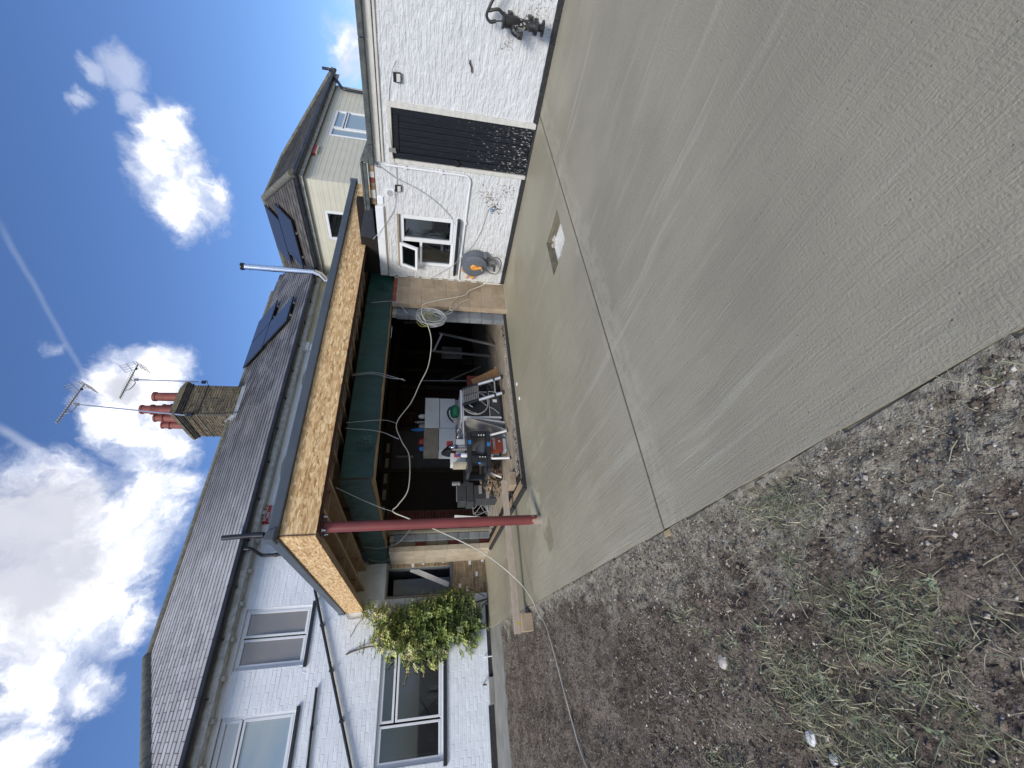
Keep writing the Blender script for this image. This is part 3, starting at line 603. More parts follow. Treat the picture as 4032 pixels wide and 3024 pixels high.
bricks(FH, -1.75, 2.5, 0.0, 5.02, H_LOW + [(0.55, 1.80, 3.60, 3.675), (-1.35, 0.05, 3.59, 3.665), (-1.17, 0.84, 0.90, 0.975), (1.66, 2.5, 2.24, 2.46)], house, white_w, key=near, view=lambda r: r[0] > -1.0, jitter=0.0015, proud=0.0035, joint=0.005)
bricks(FH, 2.5, 8.70, 3.075, 5.02, H_UP, house, white_w, nmax=0, key=near, proud=0.003, joint=0.005, bname='wall_brick')
bricks(FH, 8.70, 12.07, 3.075, 5.02, [(9.9, 10.8, 3.4, 4.72)], house, cream_g, nmax=0, key=near, proud=0.006, joint=0.012, bname='cream_brick')
# painted soldier arch over the side opening
for i in range(13):
    u = 1.62 + i * 0.072; z = 2.30 + 0.07 * (1 - ((u - 2.05) / 0.48) ** 2); a = (u - 2.05) * 0.35; mb = MB()
    c = [Vector((u + q * math.cos(a) * 0.033 + h * math.sin(a), 0, z + h - q * math.sin(a) * 0.02)) for q, h in ((-1, -0.02), (1, -0.02), (1, 0.115), (-1, 0.115))]
    mb.prism([(p.x, 10.40, p.z) for p in c], (0, 0.03, 0)); part('arch_brick', mb, white_w, house)
# stripped brown brick pier and brickwork under the opening
mb = MB()
for r in clip((1.70, 2.5, 0.0, 2.24), [(1.735, 2.32, 0.825, 2.215)]): mb.fb(FH, r[0], r[1], r[2], r[3], -0.20, 0.0)
part('wall', mb, mortar, house, label='bare mortar of the stripped pier')
bricks(FH, 1.70, 2.5, 0.0, 2.235, [(1.735, 2.32, 0.775, 2.215)], house, stock, nmax=300, key=near, proud=0.012, joint=0.012, bname='brown_brick', jitter=0.005)
for (u, z) in [(2.41, 0.06), (2.44, 0.98), (2.36, 0.36), (2.42, 1.43), (1.87, 0.60), (2.1, 0.21), (1.80, 0.435), (2.38, 1.66)]:
    mb = MB(); mb.fb(FH, u - 0.05, u + 0.05, z - 0.028, z + 0.028, 0.002, 0.018); part('painted_brick', mb, white_w, house, label='odd brick still wearing white paint')
# open side window hole: frame, dark sill, propped board, inner door
fo = MB(); fo.fb(FH, 1.735, 1.76, 0.83, 2.215, -0.2, 0.0); fo.fb(FH, 2.295, 2.32, 0.83, 2.215, -0.2, -0.02); fo.fb(FH, 1.76, 2.295, 2.19, 2.215, -0.2, -0.01); oh = part('window', fo, block_g, house, label='unglazed opening in the brown brick pier')
mb = MB(); mb.fb(FH, 1.68, 2.38, 0.775, 0.825, -0.2, 0.035); part('sill', mb, anth, oh)
mb = MB(); mb.beam((2.31, 10.50, 1.70), (1.93, 10.55, 0.83), 0.03, 0.11, (1, 0, 0)); part('board', mb, clutter_w, oh, label='white board propped across the opening')
mb = MB(); mb.box(1.95, 2.30, 11.5, 11.54, 0.4, 2.12)
for (a, b, c, d) in [(2.0, 2.10, 1.35, 1.95), (2.15, 2.25, 1.35, 1.95), (2.0, 2.10, 0.55, 1.2), (2.15, 2.25, 0.55, 1.2)]: mb.box(a, b, 11.485, 11.50, c, d)
part('inner_door', mb, clutter_w, oh, bevel=0.004)
mb = MB(); mb.box(1.2, 2.38, 10.63, 10.64, 0, 0.8); mb.box(1.2, 2.39, 12.2, 12.25, 0, 2.4); mb.box(1.15, 1.2, 10.63, 12.25, 0, 2.4); mb.box(2.34, 2.39, 10.7, 12.25, 0, 2.4); mb.box(1.15, 2.39, 10.7, 12.25, 2.3, 2.35); part('room_wall', mb, plasterboard, oh)

# windows
blind = mat('pale_blind', (0.74, 0.68, 0.58), 0.8, col2=(0.50, 0.45, 0.38), vs=1.8, spots=[((1.5, 10.6, 4.0), 0.5, 3, 0.55, (0.10, 0.11, 0.15)), ((0.9, 10.6, 4.5), 0.4, 4, 0.62, (0.22, 0.20, 0.20))])
pale_bl = mat('cloud_reflection_sheet', (0.72, 0.78, 0.70), 0.6, col2=(0.50, 0.57, 0.52), vs=2.5)  # pale green sheet behind the pane, painted as reflected cloud
u_ = window(house, FH, 0.655, 1.70, 3.675, 4.93, [(0.70, 1.165, 3.72, 4.885), (1.19, 1.655, 3.72, 4.885)], gm=glass_s, sill=(0.045, 0.07, 0.06, 0.045, black_paint), back=(0.08, blind))
u_ = window(house, FH, -1.25, -0.05, 3.665, 4.92, [(-1.20, -0.10, 4.57, 4.875), (-1.20, -0.10, 3.71, 4.545)], gm=glass_m, sill=(0.06, 0.06, 0.06, 0.045, black_paint), back=(0.08, pale_bl))
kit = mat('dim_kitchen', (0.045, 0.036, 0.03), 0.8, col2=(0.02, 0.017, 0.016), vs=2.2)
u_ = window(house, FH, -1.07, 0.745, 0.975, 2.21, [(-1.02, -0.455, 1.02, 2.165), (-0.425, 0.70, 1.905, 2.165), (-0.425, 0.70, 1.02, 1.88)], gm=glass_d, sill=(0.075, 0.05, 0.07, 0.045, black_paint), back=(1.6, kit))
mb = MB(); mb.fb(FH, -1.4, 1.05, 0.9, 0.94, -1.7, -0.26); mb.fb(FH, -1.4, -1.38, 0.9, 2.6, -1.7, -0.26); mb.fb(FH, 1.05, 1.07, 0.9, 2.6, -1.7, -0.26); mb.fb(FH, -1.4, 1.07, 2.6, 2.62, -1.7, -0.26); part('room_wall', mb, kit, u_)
for (x, z, rr, h, mm, nm) in [(0.30, 1.035, 0.05, 0.12, red_pl, 'flower_pot'), (0.05, 1.035, 0.04, 0.22, clutter_w, 'jug'), (-0.18, 1.035, 0.06, 0.10, clutter_b, 'bowl'), (-0.75, 1.035, 0.035, 0.26, grey_pl2, 'bottle'), (-0.1, 1.035, 0.03, 0.3, beige_pl, 'bottle')]:
    mb = MB(); mb.lathe((x, 10.58, z - 0.02), (0, 0, 1), [(0, rr * .7), (h * .5, rr), (h * .8, rr * .8), (h, rr * .5)], 12)
    tag(part(nm, mb, mm), {'flower_pot': 'small red flower pot on the sill inside the ground-floor window', 'jug': 'white jug on the sill inside the ground-floor window', 'bowl': 'tan bowl on the sill inside the ground-floor window'}.get(nm, 'grey bottle at the left end inside the ground-floor window' if x < -.5 else 'beige bottle on the sill inside the ground-floor window'), nm.replace('_', ' '))
for k, (a, b) in enumerate([(4.40, 5.30), (7.12, 8.02), (9.9, 10.8)]):
    window(house, FH, a, b, 3.4, 4.72, [(a + .05, (a + b) / 2 - .01, 3.45, 4.67), ((a + b) / 2 + .01, b - .05, 3.45, 4.67)], gm=glass_m, back=(0.08, blind))
    pts = [(a - 0.02 + (b - a + 0.04) * i / 10, 10.395, 4.80 + 0.095 * (1 - ((i - 5) / 5) ** 2)) for i in range(11)]
    if k < 2: mb = MB(); mb.tube(pts, 0.022, 4); part('window_arch', mb, grey_pl2 if False else cloud_gr, house)
# projecting kneeler bracket under the eaves
mb = MB(); mb.fb(FH, 8.48, 8.86, 5.02, 5.20, 0.0, 0.20); mb.fb(FH, 8.52, 8.82, 4.92, 5.018, 0.0, 0.14); mb.fb(FH, 8.55, 8.79, 4.84, 4.918, 0.0, 0.09); mb.fb(FH, 8.58, 8.76, 4.76, 4.838, 0.0, 0.05); part('corbel', mb, upvc, house, bevel=0.008)
# black strip, vent cover, pipe stub at the foot of the wall
mb = MB(); mb.fb(FH, -1.75, -0.35, -0.03, 0.085, 0.009, 0.035); mb.fb(FH, 0.12, 1.45, -0.03, 0.05, 0.009, 0.035); part('plinth_strip', mb, strip_m, house)
mb = MB(); mb.fb(FH, -0.33, 0.12, -0.03, 0.06, 0.009, 0.14); tag(part('drain_cover', mb, path_m, bevel=0.006), 'low concrete drain cover against the foot of the house wall', 'drain cover')
mb = MB(); mb.tube([(0.0, 10.40, 0.17), (0.0, 10.34, 0.17), (0.0, 10.30, 0.12)], 0.016, 8); part('overflow_pipe', mb, steel_dk, house)
mb = MB(); mb.tube([(0.47, 10.40, 0.12), (0.47, 10.33, 0.10), (0.47, 10.32, -0.03)], 0.012, 8); part('overflow_pipe', mb, upvc, house)

# waste pipes on the wall
t_ = thing('waste_pipe', (0.5, 10.35, 3.1), 'black waste pipe sloping down the white wall below the upstairs windows', 'pipe')
mb = MB(); mb.tube([(2.0, 10.36, 3.68), (1.92, 10.36, 3.65), (-1.75, 10.36, 2.31)], 0.028, 10); part('pipe', mb, black_pl, t_, smooth=True)
for k in range(4):
    x = 1.3 - k * 0.8; z = 2.31 + (x + 1.75) * 0.3651; mb = MB(); mb.fb(FH, x - .02, x + .02, z - .04, z + .04, 0.01, 0.09); part('clip', mb, black_pl, t_)
t_ = thing('overflow_waste_pipe', (-0.5, 10.35, 3.34), 'short level black pipe on the white wall under the left upstairs window', 'pipe')
mb = MB(); mb.tube([(0.263, 10.38, 3.364), (-0.30, 10.38, 3.35), (-1.75, 10.38, 3.30)], 0.022, 10); part('pipe', mb, black_pl, t_, smooth=True)
mb = MB(); mb.cyl((-0.32, 10.38, 3.349), (-0.38, 10.38, 3.347), 0.03, n=10); part('coupling', mb, black_pl, t_, smooth=True)

# roof of the house ------------------------------------------------------
PT = R(38); ct, st_ = math.cos(PT), math.sin(PT)
def slates(parent, O, X, S, N, span, length, m, nmax, key, gauge=0.21, wid=0.30, name='slate', jit=0.0015, seed=1):
    """lay slates in broken bond; span(s) -> (u0, u1) at slope distance s"""
    rg = random.Random(seed); rects = []
    k = 0; s = 0.0
    while s < length - 0.02:
        u0, u1 = span(s + gauge / 2); off = 0.0 if k % 2 == 0 else wid / 2
        u = math.floor(u0 / wid) * wid + off - wid
        while u < u1:
            a, b = max(u, u0), min(u + wid, u1)
            if b - a > 0.02: rects.append((a, b, s, min(s + gauge + 0.03, length), b - a > wid - 1e-4 and s + gauge + 0.03 < length))
            u += wid
        s += gauge; k += 1
    O, X, S, N = Vector(O), Vector(X), Vector(S), Vector(N)
    def verts(a, b, s0, s1, o, lift):
        g = 0.005; p = lambda u, q, h: o + X * u + S * q + N * h
        return [p(a + g, s0, 0.004 + lift), p(b - g, s0, 0.004 + lift), p(b - g, s1, 0.002), p(a + g, s1, 0.002), p(a + g, s0, 0.026 + lift), p(b - g, s0, 0.026 + lift), p(b - g, s1, 0.006), p(a + g, s1, 0.006)]
    FS = [(4, 5, 6, 7), (0, 1, 5, 4), (1, 2, 6, 5), (3, 0, 4, 7)]
    full = sorted([r for r in rects if r[4]], key=lambda r: key(O + X * r[0] + S * r[2]))[:nmax]; sel = set(full)
    var = []
    for i in range(4):
        mb = MB(); mb.add(verts(-wid / 2, wid / 2, 0, gauge + 0.03, Vector((0, 0, 0)), rg.uniform(0, 0.004)), FS); var.append(mesh_of(name, mb, m))
    rest = MB()
    for r in rects:
        if r in sel:
            o = bpy.data.objects.new(name, rg.choice(var)); link(o, parent, O + X * ((r[0] + r[1]) / 2) + S * (r[2] + rg.uniform(-.004, .004)) + N * rg.uniform(0, jit))
        else: rest.add(verts(r[0], r[1], r[2] + rg.uniform(-.004, .004), r[3], O, rg.uniform(0, 0.004)), FS)
    if rest.v: part(name + '_courses', rest, m, parent, kind='stuff')
RO = (0, 10.10, 5.262); LEN = 3.2 / ct
mb = MB()
def rz(y): return 5.3 + math.tan(PT) * (y - 10.15)
mb.add([(-1.90, 10.10, rz(10.10) - .01), (11.95, 10.10, rz(10.10) - .01), (15.1, 13.3, rz(13.3) - .01), (1.3, 13.3, rz(13.3) - .01)], [(0, 1, 2, 3)])
mb.add([(-1.90, 10.10, rz(10.10) - .01), (1.3, 13.3, rz(13.3) - .01), (-1.90, 16.5, rz(10.10) - .01)], [(0, 1, 2)])
mb.add([(-1.90, 16.5, rz(10.10) - .01), (1.3, 13.3, rz(13.3) - .01), (15.1, 13.3, rz(13.3) - .01), (18, 16.5, rz(10.10) - .01)], [(0, 1, 2, 3)])
roof = part('roof', mb, under, house)
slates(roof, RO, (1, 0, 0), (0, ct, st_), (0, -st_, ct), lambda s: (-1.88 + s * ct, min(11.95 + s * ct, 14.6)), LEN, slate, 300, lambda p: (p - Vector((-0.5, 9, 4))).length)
slates(roof, (-1.90, 0, 5.262), (0, 1, 0), (ct, 0, st_), (-st_, 0, ct), lambda s: (10.12 + s * ct, 16.5 - s * ct), LEN, slate, 0, lambda p: p.length, name='hip_slate')
def ridge(parent, a, b, r, m, seg=0.45, name='ridge_tile'):
    a, b = Vector(a), Vector(b); L = (b - a).length; n = max(1, round(L / seg)); d = (b - a) / n
    for i in range(n):
        p = a + d * i; mb = MB(); mb.tube([p, p + d * 0.985], [r * 1.02, r], 10); part(name, mb, m, parent, smooth=True)
ridge(roof, (1.3, 13.3, rz(13.3) - 0.01), (14.0, 13.3, rz(13.3) - 0.01), 0.10, ridge_m)
ridge(roof, (-1.9, 10.08, rz(10.08) + 0.03), (1.3, 13.3, rz(13.3) + 0.02), 0.12, ridge_m, name='hip_tile')
# gutter, fascia, brackets, rafter ends
mb = MB(); mb.box(-1.8, 12.0, 10.18, 10.22, 5.035, 5.20); mb.box(-1.8, 12.0, 10.22, 10.42, 5.035, 5.06); part('fascia', mb, fascia_w, house)
mb = MB(); mb.tube([(-1.95, 10.10, 5.225), (11.9, 10.10, 5.20)], 0.068, 12); gut = part('gutter', mb, black_pl, house, smooth=True)
for k in range(15):
    x = -1.6 + k * 0.92; mb = MB(); mb.tube([(x, 10.10, 5.221 - k * .0017), (x + 0.03, 10.10, 5.221 - k * .0017)], 0.078, 12); mb.box(x, x + 0.03, 10.12, 10.18, 5.12, 5.16); part('bracket', mb, black_pl, gut)
for k in range(9):
    x = -1.35 + k * 0.62; mb = MB(); mb.box(x, x + 0.07, 10.23, 10.41, 4.975, 5.034); part('rafter_end', mb, fascia_w, house)
mb = MB(); mb.tube(pipe_run([(2.82, 10.10, 5.17), (2.82, 10.10, 5.02), (2.73, 10.33, 4.86), (2.73, 10.33, 3.1)], 0.034, 0.05), 0.034, 10); part('downpipe', mb, black_pl, house, smooth=True)
mb = MB(); mb.cyl((2.82, 10.10, 5.16), (2.82, 10.10, 5.06), 0.045, n=12); mb.cyl((2.73, 10.33, 4.60), (2.73, 10.33, 4.55), 0.045, n=12); part('pipe_collar', mb, black_pl, house, smooth=True)
# soil vent stack
t_ = thing('soil_vent_pipe', (3.08, 9.95, 3.1), 'stout black vent pipe with open top rising in front of the slate roof', 'vent pipe')
mb = MB(); mb.tube([(3.06, 9.98, 5.0), (3.03, 9.98, 5.60)], 0.052, 16, caps=False); mb.tube([(3.03, 9.98, 5.55), (3.03, 9.98, 5.602)], 0.040, 14); part('pipe', mb, black_pl, t_, smooth=True)
mb = MB(); mb.tube([(3.06, 9.98, 4.80), (3.06, 9.98, 5.02)], 0.064, 16); mb.tube([(3.06, 9.98, 4.80), (3.02, 10.05, 4.66), (3.0, 10.05, 3.1)], 0.055, 14); part('socket', mb, black_pl, t_, smooth=True)

# chimney -----------------------------------------------------------------
CX0, CX1, CY0, CY1 = 7.84, 8.96, 12.92, 14.36
mb = MB(); mb.box(CX0, CX1, CY0, CY1, 6.8, 9.0); chim = part('chimney', mb, mortar_dk, house)
FC = lambda u, z, w_: (u, CY0 - w_, z); FCL = lambda u, z, w_: (CX0 - w_, u, z)
ck = lambda r: -r[2]
bricks(FC, CX0, CX1, 7.35, 8.55, [], chim, old_brick, nmax=150, key=ck, proud=0.013, joint=0.018, jitter=0.006, bname='chimney_brick')
bricks(FC, CX0, CX1, 8.55, 9.0, [], chim, old_brick, nmax=60, key=ck, proud=0.013, joint=0.018, jitter=0.006, bname='upper_brick')
bricks(FCL, CY0, CY1, 7.30, 9.0, [], chim, old_brick, nmax=150, key=ck, proud=0.013, joint=0.018, jitter=0.006, bname='side_brick')
FCR = lambda u, z, w_: (CX1 + w_, u, z); FCB = lambda u, z, w_: (u, CY1 + w_, z)
bricks(FCR, CY0, CY1, 7.35, 9.0, [], chim, old_brick, nmax=0, key=ck, proud=0.013, joint=0.018, bname='far_brick')
bricks(FCB, CX0, CX1, 7.35, 9.0, [], chim, old_brick, nmax=0, key=ck, proud=0.013, joint=0.018, bname='back_brick')
mb = MB(); mb.box(CX0 - .03, CX1 + .03, CY0 - .03, CY1 + .03, 8.995, 9.068); mb.box(CX0 - .06, CX1 + .06, CY0 - .06, CY1 + .06, 9.072, 9.145); mb.box(CX0 - .09, CX1 + .09, CY0 - .09, CY1 + .09, 9.149, 9.222); part('corbel_course', mb, old_brick, chim, bevel=0.006)
b0 = [(CX0 - .09, CY0 - .09), (CX1 + .09, CY0 - .09), (CX1 + .09, CY1 + .09), (CX0 - .09, CY1 + .09)]; b1 = [(CX0 + .07, CY0 + .07), (CX1 - .07, CY0 + .07), (CX1 - .07, CY1 - .07), (CX0 + .07, CY1 - .07)]
mb = MB(); mb.hexa([(x, y, 9.223) for x, y in b0] + [(x, y, 9.42) for x, y in b1]); part('crown', mb, cap_m, chim, bevel=0.02)
for z in (8.56, 9.005, 9.10):
    mb = MB(); e = 0.018 if z < 9 else (0.036 if z < 9.05 else 0.066)
    for (a, b, c, d) in [(CX0 - e - .008, CX1 + e + .008, CY0 - e - .008, CY0 - e), (CX0 - e - .008, CX0 - e, CY0 - e, CY1 + e), (CX1 + e, CX1 + e + .008, CY0 - e, CY1 + e)]: mb.box(a, b, c, d, z, z + 0.022)
    part('strap', mb, black_pl, chim)
mb = MB(); mb.tube([(CX0 - .03, CY0 - .03, 8.78), (CX0 - .03, CY1, 8.78)], 0.008, 6); mb.tube([(8.0, CY0 - .02, 8.98), (8.08, CY0 - .02, 8.85), (8.22, CY0 - .03, 8.80)], 0.008, 6); part('strap', mb, black_pl, chim)
def pot(x, y, h, r, rings):
    prof = [(0, r * 1.08), (h * .1, r)]
    if rings: prof += [(h * .62, r * .93), (h * .66, r * 1.12), (h * .72, r * 1.12), (h * .75, r * .88), (h * .93, r * .86), (h * .95, r), (h, r), (h, r * .8), (h * .9, r * .78)]
    else: prof += [(h * .88, r * .96), (h * .91, r * 1.1), (h, r * 1.1), (h, r * .9), (h * .9, r * .86)]
    mb = MB(); mb.lathe((x, y, 9.36), (0, 0, 1), prof, 22); part('chimney_pot', mb, chim_pot, chim, smooth=True)
pot(8.70, 13.25, 0.84, 0.145, False); pot(8.20, 13.25, 1.02, 0.15, True); pot(8.70, 13.95, 0.86, 0.14, True); pot(8.14, 13.66, 0.80, 0.14, True); pot(8.10, 14.06, 0.74, 0.13, True)
# lead flashing: stepped up the side, apron at the front
mb = MB(); ys_ = [CY0 - 0.03 + i * 0.075 for i in range(7)]
for i in range(6):
    y0, y1 = ys_[i], ys_[i + 1]; z0 = rz(y0) - 0.02; z1 = rz(y1) - 0.02
    if y0 > 13.28: break
    mb.prism([(CX0 - .020, y0, z0), (CX0 - .020, y1, z1), (CX0 - .020, y1, z1 + 0.15), (CX0 - .020, y0, z1 + 0.12)], (0.004, 0, 0))
mb.box(CX0 - .02, CX1 + .02, CY0 - .024, CY0 - .018, rz(CY0) - .03, rz(CY0) + .08)
mb.hexa([(CX0 - .08, CY0 - .17, rz(CY0 - .17) + .015), (CX1 + .08, CY0 - .17, rz(CY0 - .17) + .015), (CX1 + .08, CY0 - .02, rz(CY0 - .02) + .015), (CX0 - .08, CY0 - .02, rz(CY0 - .02) + .015)] + [(CX0 - .08, CY0 - .17, rz(CY0 - .17) + .022), (CX1 + .08, CY0 - .17, rz(CY0 - .17) + .022), (CX1 + .08, CY0 - .02, rz(CY0 - .02) + .022), (CX0 - .08, CY0 - .02, rz(CY0 - .02) + .022)])
mb.hexa([(CX0 - .14, CY0 - .17, rz(CY0 - .17) + .014), (CX0 - .0, CY0 - .17, rz(CY0 - .17) + .014), (CX0, 13.3, rz(13.3) + .014), (CX0 - .14, 13.3, rz(13.3) + .014)] + [(CX0 - .14, CY0 - .17, rz(CY0 - .17) + .020), (CX0 - .0, CY0 - .17, rz(CY0 - .17) + .020), (CX0, 13.3, rz(13.3) + .020), (CX0 - .14, 13.3, rz(13.3) + .020)])
part('flashing', mb, flash_m, chim)

def aerial(name, foot, top, boom_a, boom_b, label):
    t = thing(name, foot, label, 'aerial'); foot, top, A, B = Vector(foot), Vector(top), Vector(boom_a), Vector(boom_b)
    mb = MB(); mb.tube([foot, top], 0.022, 8); part('mast', mb, galv, t, smooth=True)
    mb = MB(); mb.tube([A, B], 0.020, 6); d = (B - A).normalized()
    n = 13
    bo = part('boom', mb, cloud_gr, t)
    for i in range(n):
        p = A + (B - A) * (0.02 + 0.75 * i / n); h = 0.075 + 0.004 * i; mb = MB(); mb.tube([p + Vector((0.3 * h, -h, 0)), p + Vector((-0.3 * h, h, 0))], 0.007, 4); mb.tube([p + Vector((0, 0, -h * .7)), p + Vector((0, 0, h * .7))], 0.007, 4); part('director', mb, cloud_gr, bo)
    c = A + (B - A) * 0.36
    mb = MB(); mb.tube(spline([c + Vector((-.19, 0, 0)), c + Vector((-.14, 0, -.13)), c + Vector((0.05, 0, -.20)), c + Vector((0.17, 0, -.17)), c + Vector((0.24, 0, 0))], 6), 0.013, 6); part('cradle', mb, galv, t)
    mb = MB(); mb.box(top.x - .03, top.x + .03, top.y - .035, top.y + .035, top.z - .06, top.z + .05); part('clamp', mb, alu_dk, t, bevel=0.004)
    mb = MB(); q = A + (B - A) * 0.86; mb.box(q.x - .03, q.x + .03, q.y - .03, q.y + .03, q.z - .045, q.z + .0); part('dipole_box', mb, black_pl, t)
    for sg in (1, -1):
        mb = MB(); r0 = B + d * -0.02; o1 = r0 + Vector((-0.12, -0.10, 0.36 * sg)); 
        for yy in (-0.17, -0.06, 0.06, 0.17): mb.tube([r0 + Vector((0, yy, 0.02 * sg)), r0 + Vector((-0.20, yy, 0.36 * sg))], 0.009, 4)
        for f in (0.1, 0.55, 1.0): mb.tube([r0 + Vector((-0.2 * f, -0.19, 0.36 * sg * f)), r0 + Vector((-0.2 * f, 0.19, 0.36 * sg * f))], 0.010, 4)
        part('reflector', mb, cloud_gr, t)
    return t
aerial('television_aerial', (7.76, 12.85, 8.85), (8.10, 12.85, 11.86), (7.44, 12.85, 12.08), (8.86, 12.85, 11.98), 'taller television aerial leaning on a pale mast at the chimney corner')
aerial('television_aerial', (9.15, 12.98, 8.95), (9.17, 12.98, 10.75), (8.43, 12.98, 10.93), (9.80, 12.98, 10.93), 'shorter television aerial on a thin upright mast right of the chimney pots')
mb = MB(); mb.box(7.74, 7.84, 12.80, 12.88, 8.66, 8.80); mb.tube([(7.8, 12.85, 8.7), (7.7, 12.8, 8.8), (7.85, 12.82, 8.95)], 0.01, 6); part('mast_bracket', mb, black_pl, chim)
mb = MB(); mb.box(9.09, 9.18, 12.94, 13.0, 8.72, 8.84); mb.tube([(9.15, 12.98, 8.82), (9.2, 12.95, 8.7), (9.0, 12.9, 8.6)], 0.01, 6); part('mast_bracket', mb, black_pl, chim)
for (a, b, c) in [((7.80, 12.88, 8.7), (8.5, 11.6, 6.52), (9.3, 10.12, 5.32)), ((7.82, 12.88, 8.6), (9.6, 11.9, 6.8), (11.2, 10.12, 5.32))]:
    mb = MB(); mb.tube([a, (a[0] - .0, 12.86, 7.75), (a[0] + .02, 12.72, rz(12.72) + 0.03), (b[0], b[1], rz(b[1]) + 0.03), (c[0], c[1], rz(c[1]) + 0.02)], 0.010, 5)
    tag(part('aerial_cable', mb, black_pl), 'black aerial cable running down the slates to %s' % ('the gutter nearer the chimney' if c[0] < 10 else 'the gutter by the solar panels'), 'cable')

# ------------------------------------------------------------------ cream wing
wing = thing('cream_wing', (15, 8, 0), 'cream clad wing with hipped slate roof projecting at the far right', 'house')
W_L = [(7.97, 9.0, 3.55, 4.65)]; W_F = [(14.75, 16.6, 3.45, 4.79)]
mb = MB()
for r in clip((7.04, 10.42, 0, 5.07), W_L): mb.fb(FWL, r[0], r[1], r[2], r[3], -0.2, -0.02)
for r in clip((12.27, 18.6, 0, 5.07), W_F): mb.fb(FWF, r[0], r[1], r[2], r[3], -0.2, -0.02)
mb.box(18.4, 18.6, 7.26, 12, 0, 5.07); part('wall', mb, cream, wing)
for F, a, b, hl in [(FWL, 7.04, 10.42, W_L), (FWF, 12.07, 18.6, W_F)]:
    z = 2.32; k = 0
    while z < 5.04:
        for (q0, q1) in ([(a, b)]):
            for r in clip((q0, q1, z, min(z + 0.148, 5.05)), hl):
                mb = MB(); A0, A1 = r[0], r[1]
                p = [F(A0, r[2], -0.02), F(A1, r[2], -0.02), F(A1, r[3], -0.02), F(A0, r[3], -0.02), F(A0, r[2], 0.007), F(A1, r[2], 0.007), F(A1, r[3], 0.003), F(A0, r[3], 0.003)]
                mb.hexa(p); part('cladding_board', mb, cream, wing)
        z += 0.15
window(wing, FWL, 7.97, 9.0, 3.55, 4.65, [(8.02, 8.95, 3.6, 4.60)], rec=0.0, gm=glass_d, back=(0.5, dark_in))
window(wing, FWF, 14.75, 16.6, 3.45, 4.79, [(14.80, 15.32, 3.50, 4.74), (15.36, 16.55, 4.42, 4.74), (15.36, 16.55, 3.50, 4.38)], rec=0.0, gm=glass_m, back=(0.1, pale_bl))
def wz_(d): return 5.25 + math.tan(PT) * d
mb = MB(); A = (11.92, 6.85, 5.24); B = (19.5, 6.85, 5.24); C_ = (17.1, 9.2, 7.06); D_ = (14.27, 9.2, 7.06); E_ = (14.27, 12.44, 7.06)
mb.add([A, B, C_, D_], [(0, 1, 2, 3)]); mb.add([A, D_, E_, (11.92, 10.09, 5.24)], [(0, 1, 2, 3)]); mb.add([B, (19.5, 11.6, 5.24), C_], [(0, 1, 2)]); mb.add([(19.5, 11.6, 5.24), (16.6, 11.6, 5.24), (14.27, 9.2, 7.06), C_], [(0, 1, 2, 3)]); mb.add([D_, (16.62, 11.6, 5.24), (16.62, 13, 5.24), E_], [(0, 1, 2, 3)])
wroof = part('roof', mb, under, wing)
slates(wroof, (11.92, 0, 5.25), (0, 1, 0), (ct, 0, st_), (-st_, 0, ct), lambda s: (6.87 + s * ct, 10.09 + s * ct), 2.35 / ct, slate_wing, 200, lambda p: p.y, seed=3)
slates(wroof, (0, 6.85, 5.25), (1, 0, 0), (0, ct, st_), (0, -st_, ct), lambda s: (11.94 + s * ct, 19.48 - s * ct), 2.35 / ct, slate_wing, 0, lambda p: p.x, name='front_slate', seed=4)
ridge(wroof, (11.90, 6.83, 5.25), (14.27, 9.2, 7.09), 0.11, ridge_m, name='hip_tile'); ridge(wroof, (14.27, 9.2, 7.08), (14.27, 12.3, 7.08), 0.09, ridge_m); ridge(wroof, (14.27, 9.2, 7.08), (17.1, 9.2, 7.08), 0.09, ridge_m); ridge(wroof, (17.1, 9.2, 7.09), (19.5, 6.83, 5.25), 0.09, ridge_m, name='hip_tile')
mb = MB(); mb.box(11.97, 12.0, 6.92, 10.18, 5.03, 5.18); mb.box(12.0, 12.065, 6.92, 10.15, 5.05, 5.07); mb.box(12.0, 19.3, 6.92, 6.95, 5.03, 5.18); mb.box(12.07, 19.3, 6.95, 7.02, 5.072, 5.09); part('fascia', mb, fascia_w, wing)
mb = MB(); mb.tube([(11.90, 10.02, 5.17), (11.90, 6.84, 5.18), (19.45, 6.84, 5.20)], 0.062, 10); gw = part('gutter', mb, black_pl, wing, smooth=True)
for k in range(4): mb = MB(); mb.tube([(11.90, 7.2 + k * .85, 5.175), (11.90, 7.23 + k * .85, 5.175)], 0.07, 10); part('bracket', mb, black_pl, gw)
for k in range(8): mb = MB(); mb.tube([(12.6 + k * .9, 6.84, 5.19), (12.63 + k * .9, 6.84, 5.19)], 0.07, 10); part('bracket', mb, black_pl, gw)
mb = MB(); mb.tube(pipe_run([(19.30, 6.80, 5.62), (19.30, 6.80, 5.30), (18.75, 6.85, 5.1), (18.05, 6.92, 4.75), (18.02, 6.95, 2.5)], 0.06, 0.12), 0.052, 10); part('downpipe', mb, black_pl, wing, smooth=True)

